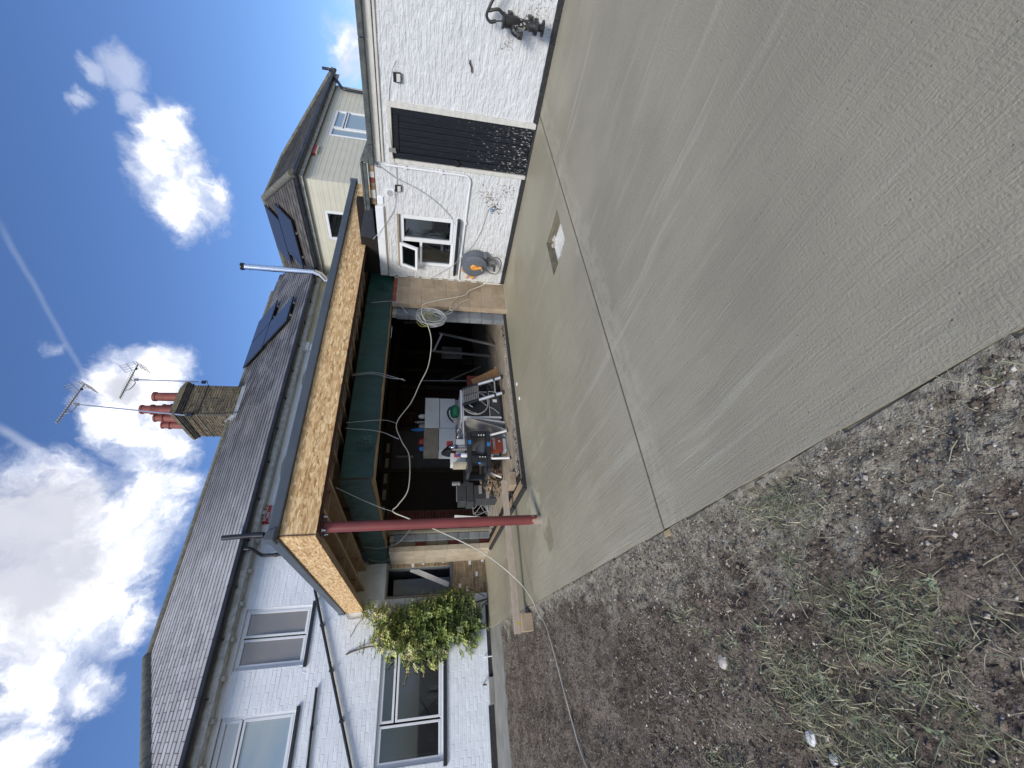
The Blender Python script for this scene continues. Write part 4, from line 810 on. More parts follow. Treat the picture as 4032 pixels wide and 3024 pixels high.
def alarm(F, u0, u1, z0, z1, label, m2, words=None):
    t = thing('alarm_box', F((u0 + u1) / 2, z0, 0.01), label, 'alarm box'); d = 0.09
    def P(u, z, w_): return F(u, z, w_)
    zm = z0 + (z1 - z0) * 0.22; mb = MB(); e = 0.03
    mb.hexa([P(u0, zm, 0), P(u1, zm, 0), P(u1, z1, 0), P(u0, z1, 0), P(u0 + e, zm, d), P(u1 - e, zm, d), P(u1 - e, z1 - e * .6, d * .8), P(u0 + e, z1 - e * .6, d * .8)]); part('cover', mb, red_pl, t, bevel=0.006)
    mb = MB(); mb.hexa([P(u0 + .01, z0, 0), P(u1 - .01, z0, 0), P(u1 - .005, zm - .001, 0), P(u0 + .005, zm - .001, 0), P(u0 + e, z0 + .02, d * .9), P(u1 - e, z0 + .02, d * .9), P(u1 - e, zm - .001, d), P(u0 + e, zm - .001, d)]); part('base', mb, m2, t, bevel=0.004)
    if words:
        c = P((u0 + u1) / 2, zm + (z1 - zm) * .60, d * .92 + .006)
        text_part('lettering', words, lettering, t, c, (1, 0, 0), (0, -.12, 1), 0.120, 0.001)
        mb = MB()
        for q in (0.042, 0.018): mb.box((u0 + u1) / 2 - .10, (u0 + u1) / 2 + .03, c[1] - .004, c[1] + .001, zm + q, zm + q + .012)
        part('small_print', mb, lettering, t)
alarm(FH, 3.43, 3.87, 4.845, 5.075, 'red alarm box lettered EAGLE on the white wall above the canopy', cloud_gr, 'EAGLE')
alarm(FWF, 13.38, 13.90, 4.87, 5.14, 'plain red alarm box under the eaves of the cream wing', cream)

# stainless flue
fl = thing('flue', (11.5, 9.95, 4.7), 'shiny stainless steel flue with black cowl in the corner of the roofs', 'flue')
mb = MB(); mb.tube([(11.50, 9.90, 5.16), (11.50, 9.90, 7.22)], 0.092, 20); part('pipe', mb, chrome, fl, smooth=True)
for z in (5.28, 6.35, 7.05): mb = MB(); mb.tube([(11.5, 9.9, z), (11.5, 9.9, z + .05)], 0.099, 20); part('band', mb, chrome, fl, smooth=True)
mb = MB(); mb.tube([(11.50, 9.90, 5.16), (11.45, 9.96, 4.98), (11.36, 10.10, 4.82), (11.36, 10.10, 4.60)], 0.097, 18); part('elbow', mb, chrome, fl)
mb = MB(); mb.lathe((11.5, 9.9, 7.22), (0, 0, 1), [(0, .10), (.03, .115), (.06, .10), (.08, .12), (.11, .115), (.15, .02)], 18); part('cowl', mb, black_pl, fl, smooth=True)

# solar panels
def panel(O, X, S, N, u0, u1, s0, s1, label, k):
    O, X, S, N = map(Vector, (O, X, S, N)); q = lambda u, s, h: O + X * u + S * s + N * h
    t = thing('solar_panel', q((u0 + u1) / 2, (s0 + s1) / 2, 0.03), label, 'solar panel', 'solar panels on the slate roofs')
    mb = MB(); mb.hexa([q(u0, s0, .10), q(u1, s0, .10), q(u1, s1, .10), q(u0, s1, .10), q(u0, s0, .14), q(u1, s0, .14), q(u1, s1, .14), q(u0, s1, .14)]); part('frame', mb, black_pl, t)
    mb = MB(); e = 0.012; mb.hexa([q(u0 + e, s0 + e, .138), q(u1 - e, s0 + e, .138), q(u1 - e, s1 - e, .138), q(u0 + e, s1 - e, .138), q(u0 + e, s0 + e, .143), q(u1 - e, s0 + e, .143), q(u1 - e, s1 - e, .143), q(u0 + e, s1 - e, .143)]); part('glass', mb, pv, t)
    for f in (0.25, 0.75):
        mb = MB(); u = u0 + (u1 - u0) * f; a, b, c = q(u - .02, s0 - .03, .02), q(u + .02, s1 + .0, .06), None
        mb.hexa([q(u - .02, s0 - .04, .03), q(u + .02, s0 - .04, .03), q(u + .02, s1, .03), q(u - .02, s1, .03), q(u - .02, s0 - .04, .097), q(u + .02, s0 - .04, .097), q(u + .02, s1, .097), q(u - .02, s1, .097)]); part('rail', mb, alu_dk, t)
hO, hX, hS, hN = (0, 10.10, 5.262), (1, 0, 0), (0, ct, st_), (0, -st_, ct)
panel(hO, hX, hS, hN, 10.02, 11.14, 0.85, 2.52, 'lowest solar panel on the main roof, nearest the gutter', 0)
panel(hO, hX, hS, hN, 9.98, 11.12, 2.56, 4.10, 'solar panel on the main roof near the ridge, on the chimney side', 1)
panel(hO, hX, hS, hN, 11.16, 12.28, 2.56, 4.10, 'solar panel on the main roof near the ridge, on the flue side', 2)
wO, wX, wS, wN = (11.92, 0, 5.25), (0, 1, 0), (ct, 0, st_), (-st_, 0, ct)
panel(wO, wX, wS, wN, 8.66, 10.52, 0.66, 1.72, 'lower solar panel on the wing roof, above the cream side wall', 3)
panel(wO, wX, wS, wN, 9.30, 11.10, 1.76, 2.78, 'upper solar panel on the wing roof, just under its ridge', 4)
#=====PART3
# ------------------------------------------------------------------ garage / outbuilding
gar = thing('garage', (8, 2, 0), 'white painted brick outbuilding with flaking black plank door and small window', 'outbuilding')
G_H = [(2.64, 3.36, -0.1, 2.075), (4.28, 5.335, 1.06, 2.045)]
mb = MB()
for r in clip((-8, 5.60, 0, 2.36), G_H): mb.fb(FG, r[0], r[1], r[2], r[3], -0.22, 0)
mb.box(9.3, 9.5, -8, 5.6, 0, 2.3); mb.box(6.82, 9.3, -8, -7.8, 0, 2.3); mb.box(6.82, 9.3, 5.38, 5.6, 0, 2.3); part('wall', mb, garage_w, gar)
bricks(FG, -4, 5.60, 0.06, 2.36, [(2.56, 3.42, -0.1, 2.15), (4.28, 5.335, 0.985, 2.06), (-5, 3.42, 2.24, 2.4), (4.15, 5.62, 2.24, 2.4)], gar, garage_w, key=lambda r: (r[0] - 1.8) ** 2 * 0.5 + r[2] ** 2 * .2, view=lambda r: r[0] > 1.05, proud=0.002, jitter=0.0035, joint=0.004)
mb = MB(); mb.box(6.82, 9.4, -8, 5.6, 2.36, 2.40); part('flat_roof', mb, lead, gar)
# black plinth
for (a, b) in [(-8, 2.56), (3.42, 5.60)]: mb = MB(); mb.box(6.565, 6.60, a, b, -0.02, 0.075); part('plinth', mb, strip_m, gar, bevel=0.01)
mb = MB(); mb.box(6.575, 6.64, 2.56, 3.42, -0.01, 0.03); part('threshold', mb, strip_m, gar)
# cornice boards
mb = MB(); mb.box(6.56, 6.60, -8, 3.42, 2.255, 2.355); part('fascia', mb, dirty_w, gar, bevel=0.006)
mb = MB(); mb.box(6.575, 6.60, -8, 3.42, 2.212, 2.243); part('moulding', mb, dirty_w, gar, bevel=0.006)
# gutter edge: three lengths of grey capping
for (a, b) in [(-8, -0.5), (-0.49, 1.9), (1.905, 3.16), (3.165, 3.46)]: mb = MB(); mb.box(6.50, 6.62, a, b, 2.352, 2.425); part('edge_capping', mb, lead, gar, bevel=0.012)
mb = MB(); mb.hexa([(6.53, 3.16, 2.425), (6.75, 3.16, 2.425), (6.75, 3.46, 2.43), (6.53, 3.46, 2.43), (6.60, 3.20, 2.455), (6.75, 3.20, 2.455), (6.75, 3.46, 2.56), (6.53, 3.42, 2.555)]); part('lead_saddle', mb, lead, gar, bevel=0.01)
mb = MB(); mb.box(6.53, 6.57, 3.462, 4.24, 2.468, 2.52); mb.box(6.535, 6.66, 3.462, 4.24, 2.523, 2.56); part('edge_capping', mb, lead, gar, bevel=0.01)
mb = MB(); mb.hexa([(6.545, 4.20, 2.44), (6.70, 4.20, 2.44), (6.70, 4.80, 2.43), (6.555, 4.80, 2.43), (6.545, 4.20, 2.545), (6.70, 4.20, 2.56), (6.70, 4.78, 2.71), (6.58, 4.78, 2.68)]); part('felt_flap', mb, felt_blue, gar, bevel=0.006)
# exposed brick course and a near-black box painting the shaded gap below the eaves
mb = MB(); mb.box(6.62, 6.8, 3.46, 4.16, 2.36, 2.46); part('wall', mb, mortar, gar, label='exposed mortar bed')
for i, (a, b, mm) in enumerate([(3.47, 3.60, stock), (3.605, 3.70, dirty_w), (3.705, 3.78, red_brick), (3.785, 3.90, stock), (3.905, 4.05, dirty_w), (4.055, 4.155, stock)]):
    mb = MB(); mb.box(6.598, 6.70, a, b, 2.375, 2.452); part('exposed_brick', mb, mm, gar, bevel=0.006)
mb = MB(); mb.box(6.64, 6.8, 4.16, 5.62, 2.40, 2.70); part('eaves_gap_shade', mb, dark_in, gar)
mb = MB(); mb.box(6.575, 6.66, 4.17, 5.61, 2.265, 2.398); part('lintel_board', mb, white_w, gar, bevel=0.01)
mb = MB(); mb.box(6.588, 6.60, 4.165, 5.615, 2.243, 2.262); part('mortar_line', mb, clutter_b, gar)
mb = MB(); mb.box(6.58, 6.64, 3.99, 4.13, 2.26, 2.36); part('loose_brick', mb, white_w, gar, bevel=0.01)
# ragged end of the garage wall
for i in range(10): z = 0.1 + i * 0.225; mb = MB(); mb.box(6.56, 6.66, 5.585, 5.60 + 0.012 * random.random(), z, z + 0.07 + 0.12 * random.random()); part('render_scar', mb, dirty_w, gar, bevel=0.006)
mb = MB(); mb.box(6.56, 6.70, 5.605, 5.70, 0.02, 0.30); part('red_brick', mb, red_brick, gar)
mb = MB(); mb.tube([(6.57, 5.63, 0.02), (6.57, 5.60, 0.42)], 0.028, 8); part('white_edge', mb, dirty_w, gar)
# door
mb = MB()
for (a, b, c, d) in [(2.575, 2.648, 0.02, 2.14), (3.352, 3.41, 0.02, 2.14), (2.648, 3.352, 2.078, 2.14)]: mb.box(6.572, 6.66, a, b, c, d)
part('door_frame', mb, dirty_w, gar, bevel=0.006)
mb = MB(); mb.box(6.64, 6.66, 2.65, 3.35, 0.03, 2.075); dr = part('door', mb, door_m, gar)
mb = MB(); mb.box(6.598, 6.638, 2.65, 2.745, 0.035, 2.072); part('stile', mb, door_m, dr, bevel=0.004)
mb = MB(); mb.box(6.598, 6.638, 3.262, 3.35, 0.035, 2.072); part('stile', mb, door_m, dr, bevel=0.004)
mb = MB(); mb.box(6.600, 6.638, 2.747, 3.26, 1.985, 2.072); part('rail', mb, door_m, dr, bevel=0.004)
for i in range(6):
    a = 2.749 + i * 0.0855; mb = MB(); mb.box(6.612 + 0.002 * (i % 2), 6.638, a, a + 0.079, 0.035, 1.983); part('plank', mb, door_m, dr, bevel=0.004)
mb = MB(); mb.box(6.590, 6.60, 3.30, 3.40, 1.085, 1.15); mb.tube([(6.59, 3.33, 1.12), (6.555, 3.33, 1.12), (6.55, 3.27, 1.10), (6.555, 3.24, 1.16)], 0.011, 8); part('latch', mb, iron, dr)
mb = MB(); mb.box(6.56, 6.585, 3.19, 3.25, 2.03, 2.13); mb.box(6.575, 6.60, 3.235, 3.265, 2.02, 2.07); part('closer', mb, alu_dk, dr, bevel=0.004)
# window with the small top sash open
mb = MB(); F = FG
fr = 0.05; d0, d1 = -0.10, -0.03; u0, u1, z0, z1 = 4.285, 5.33, 1.065, 2.02
for q in [(u0, u1, z1 - fr, z1), (u0, u1, z0, z0 + fr), (u0, u0 + fr, z0 + fr, z1 - fr), (u1 - fr, u1, z0 + fr, z1 - fr), (4.775, 4.825, z0 + fr, z1 - fr), (4.825, u1 - fr, 1.63, 1.675)]: mb.fb(F, q[0], q[1], q[2], q[3], d0, d1)
gw_ = part('window', mb, upvc, gar, bevel=0.005)
def sash(F, a, b, c, d, w0, w1, gm, nm='sash'):
    s = MB(); e = 0.045; s.fb(F, a, b, d - e, d, w0, w1); s.fb(F, a, b, c, c + e, w0, w1); s.fb(F, a, a + e, c + e, d - e, w0, w1); s.fb(F, b - e, b, c + e, d - e, w0, w1)
    part(nm, s, upvc, gw_, bevel=0.005); g = MB(); g.fb(F, a + e, b - e, c + e, d - e, (w0 + w1) / 2 - .003, (w0 + w1) / 2 + .003); part('pane', g, gm, gw_)
sash(FG, 4.315, 4.785, 1.10, 1.99, -0.085, -0.012, glass_d)
g = MB(); g.fb(FG, 4.825, 5.285, 1.115, 1.63, -0.07, -0.064); part('pane', g, glass_d, gw_)
# open top-hung sash, tilted out
ang = R(24); ca, sa = math.cos(ang), math.sin(ang)
FO = lambda u, h, w_: (6.6 + 0.012 - (h * sa) - w_ * ca, u, 2.005 - h * ca + w_ * sa)
def obox(mb, F, u0, u1, h0, h1, w0, w1): return mb.hexa([F(u0, h0, w0), F(u1, h0, w0), F(u1, h1, w0), F(u0, h1, w0), F(u0, h0, w1), F(u1, h0, w1), F(u1, h1, w1), F(u0, h1, w1)])
s = MB(); L = 0.345; e = 0.045
for q in [(4.83, 5.325, 0, e), (4.83, 5.325, L - e, L), (4.83, 4.83 + e, e, L - e), (5.325 - e, 5.325, e, L - e)]: obox(s, FO, q[0], q[1], q[2], q[3], 0.0, 0.05)
part('sash', s, upvc, gw_, label='small top sash standing open', bevel=0.004)
g = MB(); obox(g, FO, 4.83 + e, 5.325 - e, e, L - e, 0.022, 0.028); part('pane', g, glass_d, gw_)
mb = MB(); mb.box(6.52, 6.64, 4.25, 5.45, 0.985, 1.035); part('sill', mb, black_paint, gw_, bevel=0.012)
mb = MB(); mb.box(6.545, 6.66, 4.27, 5.35, 1.036, 1.063); part('sub_sill', mb, upvc, gw_, bevel=0.004)
mb = MB(); mb.box(6.585, 6.64, 4.275, 5.345, 2.025, 2.058); part('head_trim', mb, clutter_b, gw_)
inn = mat('dim_store_interior', (0.045, 0.05, 0.05), 0.9, col2=(0.02, 0.03, 0.02), vs=3)
mb = MB(); mb.box(7.6, 7.62, 3.6, 5.36, 0.5, 2.3); mb.box(6.84, 7.6, 3.6, 5.36, 0.98, 1.02); mb.box(6.84, 7.6, 3.6, 3.62, 1.02, 2.3); mb.box(6.84, 7.6, 5.34, 5.36, 1.02, 2.3); mb.box(6.84, 7.6, 3.62, 5.34, 2.3, 2.32); part('room_wall', mb, inn, gw_)
for (y, z, h, r_, mm) in [(4.45, 1.02, 0.3, 0.05, grey_pl2), (4.62, 1.02, 0.12, 0.06, clutter_w), (5.0, 1.02, 0.2, 0.04, beige_pl)]:
    mb = MB(); mb.lathe((6.95, y, z), (0, 0, 1), [(0, r_), (h * .7, r_), (h * .8, r_ * .5), (h, r_ * .45)], 12)
    tag(part('bottle', mb, mm), {grey_pl2: 'grey bottle behind the tall pane of the garage window', clutter_w: 'squat white tub behind the tall pane of the garage window', beige_pl: 'beige bottle behind the lower pane of the garage window'}[mm], 'bottle')
# extractor vent
v_ = MB(); v_.box(6.575, 6.60, 3.84, 3.98, 2.075, 2.215); vent = part('vent', v_, upvc, gar, bevel=0.006)
for i in range(9):
    y = 3.862 + i * 0.012; h = 0.05 * math.sqrt(max(0.05, 1 - ((i - 4) / 4.6) ** 2)); mb = MB(); mb.box(6.571, 6.574, y, y + 0.005, 2.145 - h, 2.145 + h); part('louvre', mb, grey_pl2, vent)
# conduit
cd_ = thing('white_conduit', (6.58, 4, 0.9), 'white conduit pipe bending round the garage window and ending in a stub', 'pipe')
pts = [(6.575, 3.46, 2.20), (6.575, 3.465, 0.90), (6.575, 5.56, 0.885), (6.575, 5.56, 0.79), (6.50, 5.70, 0.775)]
pts = [(6.575, 3.455, 2.20), (6.575, 3.468, 1.05), (6.575, 3.475, 0.885), (6.575, 5.52, 0.925), (6.575, 5.60, 0.925), (6.56, 5.66, 0.80)]
mb = MB(); mb.tube(pipe_run([(6.575, 3.455, 2.20), (6.575, 3.47, 0.885), (6.575, 5.58, 0.925), (6.57, 5.70, 0.78)], 0, 0.12, 8), 0.017, 10); part('pipe', mb, upvc, cd_, smooth=True)
for (y, z) in [(3.458, 1.9), (3.464, 1.35), (4.3, 0.90), (5.0, 0.914)]: mb = MB(); mb.box(6.555, 6.60, y - .025, y + .025, z - .025, z + .025); part('clip', mb, upvc, cd_, bevel=0.004)
# floodlights
for (y0, y1, z0, z1, lab) in [(2.215, 2.33, 1.925, 2.03, 'small black floodlight under the eaves on the open-yard side of the black door'), (3.745, 3.86, 1.965, 2.07, 'small black floodlight on the garage wall beside the round-grilled vent')]:
    t = thing('floodlight', (6.57, (y0 + y1) / 2, z0), lab, 'floodlight', 'floodlights on the garage wall')
    mb = MB(); mb.box(6.575, 6.60, (y0 + y1) / 2 - .03, (y0 + y1) / 2 + .03, z0 + .03, z1 - .02); part('bracket', mb, black_pl, t)
    mb = MB(); mb.hexa([(6.56, y0, z0), (6.575, y0, z0 + .01), (6.575, y1, z0 + .01), (6.56, y1, z0), (6.535, y0, z1 - .03), (6.56, y0, z1), (6.56, y1, z1), (6.535, y1, z1 - .03)]); part('housing', mb, black_pl, t, bevel=0.004)
    mb = MB(); mb.hexa([(6.553, y0 + .012, z0 + .012), (6.556, y0 + .012, z0 + .012), (6.556, y1 - .012, z0 + .012), (6.553, y1 - .012, z0 + .012), (6.532, y0 + .012, z1 - .045), (6.536, y0 + .012, z1 - .045), (6.536, y1 - .012, z1 - .045), (6.532, y1 - .012, z1 - .045)]); part('lens', mb, clutter_w, t)
def cable(name, pts, r, m, label, n=8, cat='cable'):
    mb = MB(); mb.tube(spline(pts, n), r, 6); return tag(part(name, mb, m, smooth=True), label, cat)
cable('wall_cable', [(6.59, 3.46, 2.33), (6.57, 3.64, 2.05), (6.58, 3.80, 1.686), (6.58, 4.03, 1.343), (6.57, 4.35, 1.07), (6.50, 4.74, 0.958), (6.50, 5.08, 0.985), (6.56, 5.40, 1.25), (6.57, 5.56, 1.42)], 0.005, cable_g, 'thin grey cable looping across the garage wall under the window')
cable('wall_cable', [(6.595, 2.10, 1.986), (6.595, 2.25, 2.05), (6.59, 2.6, 2.10), (6.56, 3.2, 2.09), (6.58, 3.5, 2.04), (6.58, 3.874, 2.046), (6.58, 4.216, 2.107), (6.58, 4.496, 2.251), (6.50, 4.76, 2.467)], 0.004, cable_g, 'thin wire linking the two floodlights over the black door')
cable('wall_cable', [(6.595, 3.98, 0.50), (6.585, 4.02, 0.535), (6.58, 4.42, 0.606), (6.58, 4.70, 0.70), (6.57, 4.864, 0.794), (6.52, 4.95, 0.85)], 0.005, cable_w, 'short pale wire from the damaged patch up to the hose reel')
mb = MB(); mb.tube([(6.595, 3.99, 0.49), (6.57, 4.0, 0.455), (6.56, 4.03, 0.48)], 0.012, 6); tag(part('wire_connector', mb, blue_pl), 'blue wire connector in the damaged patch of the garage wall', 'connector')
mb = MB(); mb.tube([(6.59, 1.95, 1.055), (6.57, 1.98, 1.06), (6.575, 2.02, 1.03), (6.575, 2.08, 1.02)], 0.010, 6); tag(part('wall_hook', mb, steel_dk), 'small rusty hook in the middle of the garage wall', 'hook')
for (y, z) in [(3.22, 2.305), (3.50, 2.305)]:
    mb = MB(); mb.lathe((6.60, y, z), (-1, 0, 0), [(0, .022), (.03, .022), (.03, .012), (.02, .012)], 12); tag(part('pipe_stub', mb, upvc if y > 3.4 else dirty_w), 'round white pipe stub under the eaves %s' % ('where a cable leaves the wall' if y > 3.4 else 'above the black door'), 'pipe')

# hand pump
pm = thing('hand_pump', (6.45, 1.48, 0.2), 'old black cast iron hand pump mounted on the white garage wall', 'hand pump')
px, py = 6.44, 1.455
mb = MB(); mb.lathe((px, py, 0.33), (0, 0, 1), [(0, .062), (.02, .056), (.14, .053), (.20, .056), (.215, .066), (.36, .068), (.372, .082), (.392, .082)], 20); part('barrel', mb, iron, pm, smooth=True)
mb = MB(); mb.lathe((px, py, 0.295), (0, 0, 1), [(0, .088), (.034, .088)], 8); part('flange', mb, iron, pm)
mb = MB(); mb.lathe((px, py, 0.215), (0, 0, 1), [(0, .085), (.018, .085), (.02, .040), (.08, .04)], 16); part('foot', mb, iron, pm)
mb = MB(); mb.tube(spline([(px - .03, py + .03, 0.585), (px - .07, py + .065, 0.57), (px - .09, py + .085, 0.52), (px - .09, py + .09, 0.475)], 5), [.045] * 6 + [.040] * 5 + [.042] * 5, 12); part('spout', mb, iron, pm, smooth=True)
mb = MB(); mb.tube(spline([(px, py + .02, 0.80), (px, py + .035, 0.87), (px, py - .01, 0.915), (px, py - .08, 0.90), (px, py - .20, 0.84), (px, py - .45, 0.66)], 7), [0.020] * 8 + [0.017] * 28, 10); part('handle', mb, iron, pm, smooth=True)
mb = MB(); mb.tube(spline([(px, py - .055, 0.72), (px, py - .09, 0.78), (px, py - .08, 0.84), (px, py - .06, 0.895)], 5), 0.018, 8); mb.tube([(px, py + .02, 0.80), (px, py + .005, 0.72)], 0.008, 6); part('fulcrum', mb, iron, pm, smooth=True)
for z in (0.63, 0.38): mb = MB(); mb.box(px, 6.60, py - .075, py - .045, z - .025, z + .025); mb.cyl((px + .05, py - .085, z), (px + .05, py - .04, z), 0.028, n=10); part('wall_bracket', mb, iron, pm, bevel=0.004)

# hose reel
hr = thing('hose_reel', (6.45, 5.1, 0.45), 'grey wall mounted hose reel with orange handle', 'hose reel')
cy_, cz_ = 5.05, 0.665
mb = MB(); mb.lathe((6.56, cy_, cz_), (-1, 0, 0), [(0, .215), (.02, .235), (.12, .240), (.16, .22)], 32); part('back_shell', mb, grey_pl, hr, smooth=True)
mb = MB(); mb.lathe((6.39, cy_, cz_), (-1, 0, 0), [(0, .225), (.03, .23), (.045, .20), (.05, .165), (.060, .16), (.062, .12), (.07, .115), (.07, 0.0)], 32); part('front_shell', mb, grey_pl, hr, smooth=True)
mb = MB(); mb.lathe((6.335, cy_ - .01, cz_ + .02), (-1, 0, 0), [(0, .062), (.02, .06), (.035, .045), (.035, .0)], 20); mb.tube([(6.31, cy_, cz_), (6.305, cy_ - .015, cz_ - .07), (6.30, cy_ - .035, cz_ - .125)], [.040, .028, .024], 10); part('handle', mb, orange_pl, hr, smooth=True)
mb = MB(); mb.cyl((6.30, cy_ - .02, cz_ - .13), (6.25, cy_ - .005, cz_ - .13), 0.014, n=10); part('knob', mb, beige_pl, hr)
mb = MB(); mb.hexa([(6.42, cy_ - .20, cz_ - .22), (6.58, cy_ - .20, cz_ - .22), (6.58, cy_ + .10, cz_ - .22), (6.42, cy_ + .10, cz_ - .22), (6.42, cy_ - .16, cz_ - .05), (6.58, cy_ - .16, cz_ - .05), (6.58, cy_ + .2, cz_ - .05), (6.42, cy_ + .2, cz_ - .05)]); part('guide', mb, grey_pl, hr, bevel=0.015)
mb = MB(); mb.box(6.45, 6.57, cy_ - .06, cy_ + .05, 0.26, 0.44); part('bracket', mb, grey_pl2, hr, bevel=0.02)
mb = MB(); mb.tube([(6.47, cy_ + .0, 0.34), (6.44, cy_ + .03, 0.28), (6.44, cy_ + .13, 0.27)], [.03, .03, .022], 10); part('nozzle', mb, dark_gl, hr, smooth=True)
mb = MB(); mb.box(6.50, 6.57, cy_ + .21, cy_ + .26, 0.83, 0.87); mb.box(6.46, 6.52, cy_ + .17, cy_ + .23, 0.46, 0.49); part('tab', mb, orange_pl, hr)
mb = MB(); mb.tube(spline([(6.45, 4.98, 0.44), (6.42, 4.86, 0.35), (6.42, 4.86, 0.24), (6.42, 4.95, 0.17), (6.42, 5.10, 0.17), (6.40, 5.20, 0.22), (6.42, 5.22, 0.33), (6.45, 5.16, 0.44)], 6), 0.010, 8); part('hose', mb, hose_m, hr, smooth=True)
mb = MB(); mb.box(6.50, 6.58, 5.40, 5.44, 0.63, 0.70); mb.tube([(6.54, 5.36, 0.72), (6.54, 5.50, 0.64)], 0.018, 8); mb.tube([(6.53, 5.34, 0.80), (6.54, 5.4, 0.74), (6.54, 5.5, 0.79)], 0.012, 6); tag(part('outdoor_tap', mb, orange_pl), 'brass garden tap beside the hose reel at the corner of the wall', 'tap')

# ------------------------------------------------------------------ block piers of the new opening
pr_ = thing('block_pier', (6.2, 5.7, 0), 'beige blockwork pier at the garage end of the opening, grey block leaf behind', 'pier')
FP = lambda u, z, w_: (u, 5.61 - w_, z)
mb = MB(); mb.box(5.848, 6.62, 5.609, 5.708, 0.0, 2.14); part('mortar_core', mb, mortar, pr_)
bricks(FP, 5.85, 6.56, 0.02, 2.07, [], pr_, block_m, bl=0.45, bh=0.225, proud=0.0, joint=0.010, nmax=0, key=near, bname='small_block')
def blk(parent, x0, x1, y0, y1, z0, z1, m, name='block'): mb = MB(); mb.box(x0, x1, y0, y1, z0, z1); return part(name, mb, m, parent, bevel=0.004)
for k in range(9):
    z = 0.02 + k * 0.228; cut = 6.07 if k % 2 else 6.28
    blk(pr_, 5.842, cut - .005, 5.603, 5.712, z, z + .218, block_m); blk(pr_, cut + .005, 6.56, 5.603, 5.70, z, z + .218, block_m)
    blk(pr_, 5.70, 6.14, 5.765, 5.88, z, z + .218, block_g, 'grey_block')
for k in range(3): blk(pr_, 5.87 + k * .22, 6.08 + k * .22, 5.605, 5.70, 2.075, 2.14, red_brick, 'red_brick')
mb = MB(); mb.box(5.72, 6.6, 5.775, 5.87, 0.0, 2.14); part('mortar_core', mb, mortar, pr_)
pl = thing('block_pier', (2.5, 9.9, 0), 'pale blockwork pier built off the house wall beside the brown brick', 'pier')
mb = MB(); mb.box(2.405, 2.50, 9.345, 10.42, 0, 2.14); mb.box(2.63, 2.74, 9.36, 10.42, 0, 2.14); mb.box(2.50, 2.63, 9.45, 10.42, 0, 2.1); part('mortar_core', mb, mortar, pl)
for k in range(9):
    z = 0.02 + k * 0.228; c = 9.80 if k % 2 else 10.02
    blk(pl, 2.40, 2.506, 9.34, c - .005, z, z + .218, block_pale); blk(pl, 2.40, 2.506, c + .005, 10.41, z, z + .218, block_pale)
    blk(pl, 2.615, 2.75, 9.34, 9.8, z, z + .218, block_g, 'grey_block'); blk(pl, 2.51, 2.61, 9.42, 9.5, z, z + .215, block_m if k % 3 else red_brick, 'cavity_brick')

# membrane-wrapped beam over the openings -----------------------------------
bm1 = thing('wrapped_beam', (4.5, 5.78, 2.16), 'long steel-and-timber beam wrapped in dark green membrane over the wide opening', 'beam')
def wrap(name, A, B, out, z0, z1, seed, parent):
    A, B, out = Vector(A), Vector(B), Vector(out); L = (B - A).length; d = (B - A) / L; nu = int(L / 0.05); nv = 10; mb = MB(); vs = []
    for i in range(nu + 1):
        u = i * L / nu
        zz0 = z0 + 0.020 * noise.noise(Vector((u * 1.7, seed, 0))) + 0.009 * noise.noise(Vector((u * 7, seed, 1)))
        for j in range(nv + 1):
            t = j / nv; z = zz0 + (z1 - zz0) * t
            q = 0.012 * noise.noise(Vector((u * 3, t * 1.2, seed))) + 0.010 * noise.noise(Vector((u * 9, t * 3, seed + 4)))
            fold = 0.02 * max(0, 1 - abs(((u + seed * .37) % 0.95) - 0.5) / 0.03)
            p = A + d * u + out * (0.012 + q + fold * 0.5); vs.append((p.x, p.y, z))
    fs = [(i * (nv + 1) + j, (i + 1) * (nv + 1) + j, (i + 1) * (nv + 1) + j + 1, i * (nv + 1) + j + 1) for i in range(nu) for j in range(nv)]
    mb.add(vs, fs); return part(name, mb, green_m, parent, smooth=True)
mb = MB(); mb.box(2.50, 6.72, 5.69, 5.87, 2.155, 2.60); part('core', mb, ply, bm1)
wrap('membrane', (2.46, 5.68, 0), (6.72, 5.68, 0), (0, -1, 0), 2.165, 2.60, 1.0, bm1)
for (x, s_) in [(2.9, 'ENTS'), (6.25, '& IN')]:
    text_part('printed_mark', s_, dark_print, bm1, (x, 5.635, 2.33), (0, 0, 1), (1, 0, 0), 0.10, 0.0005); text_part('printed_mark', 'PRO', dark_print, bm1, (x + 0.10, 5.635, 2.36), (0, 0, 1), (1, 0, 0), 0.08, 0.0005)
bm2 = thing('wrapped_beam', (2.5, 8, 2.18), 'shorter green-wrapped beam running back from the corner to the house wall', 'beam')
mb = MB(); mb.box(2.46, 2.64, 5.70, 10.40, 2.185, 2.60); part('core', mb, ply, bm2)
wrap('membrane', (2.45, 5.66, 0), (2.45, 10.40, 0), (-1, 0, 0), 2.19, 2.62, 5.0, bm2)

# ------------------------------------------------------------------ canopy roof
can = thing('canopy_roof', (5, 7.5, 2.62), 'flat canopy roof with bare OSB fascia boards and anthracite edge trim', 'canopy')
for (a, b) in [(1.512, 3.94), (3.943, 6.38), (6.383, 8.62)]: mb = MB(); mb.box(a, b, 5.0, 5.018, 2.632, 3.0); part('fascia_board', mb, osb, can)
for (a, b) in [(5.004, 7.44), (7.443, 10.41)]: mb = MB(); mb.box(1.494, 1.510, a, b, 2.632, 3.0); part('fascia_board', mb, osb, can)
mb = MB(); mb.box(1.515, 8.6, 5.02, 5.050, 2.636, 2.70); part('fascia_batten', mb, timber, can)
mb = MB(); mb.box(1.514, 1.56, 5.066, 10.41, 2.628, 2.70); part('fascia_batten', mb, timber, can)
mb = MB(); mb.box(1.52, 8.64, 5.02, 10.41, 2.92, 3.02); part('deck', mb, osb, can)
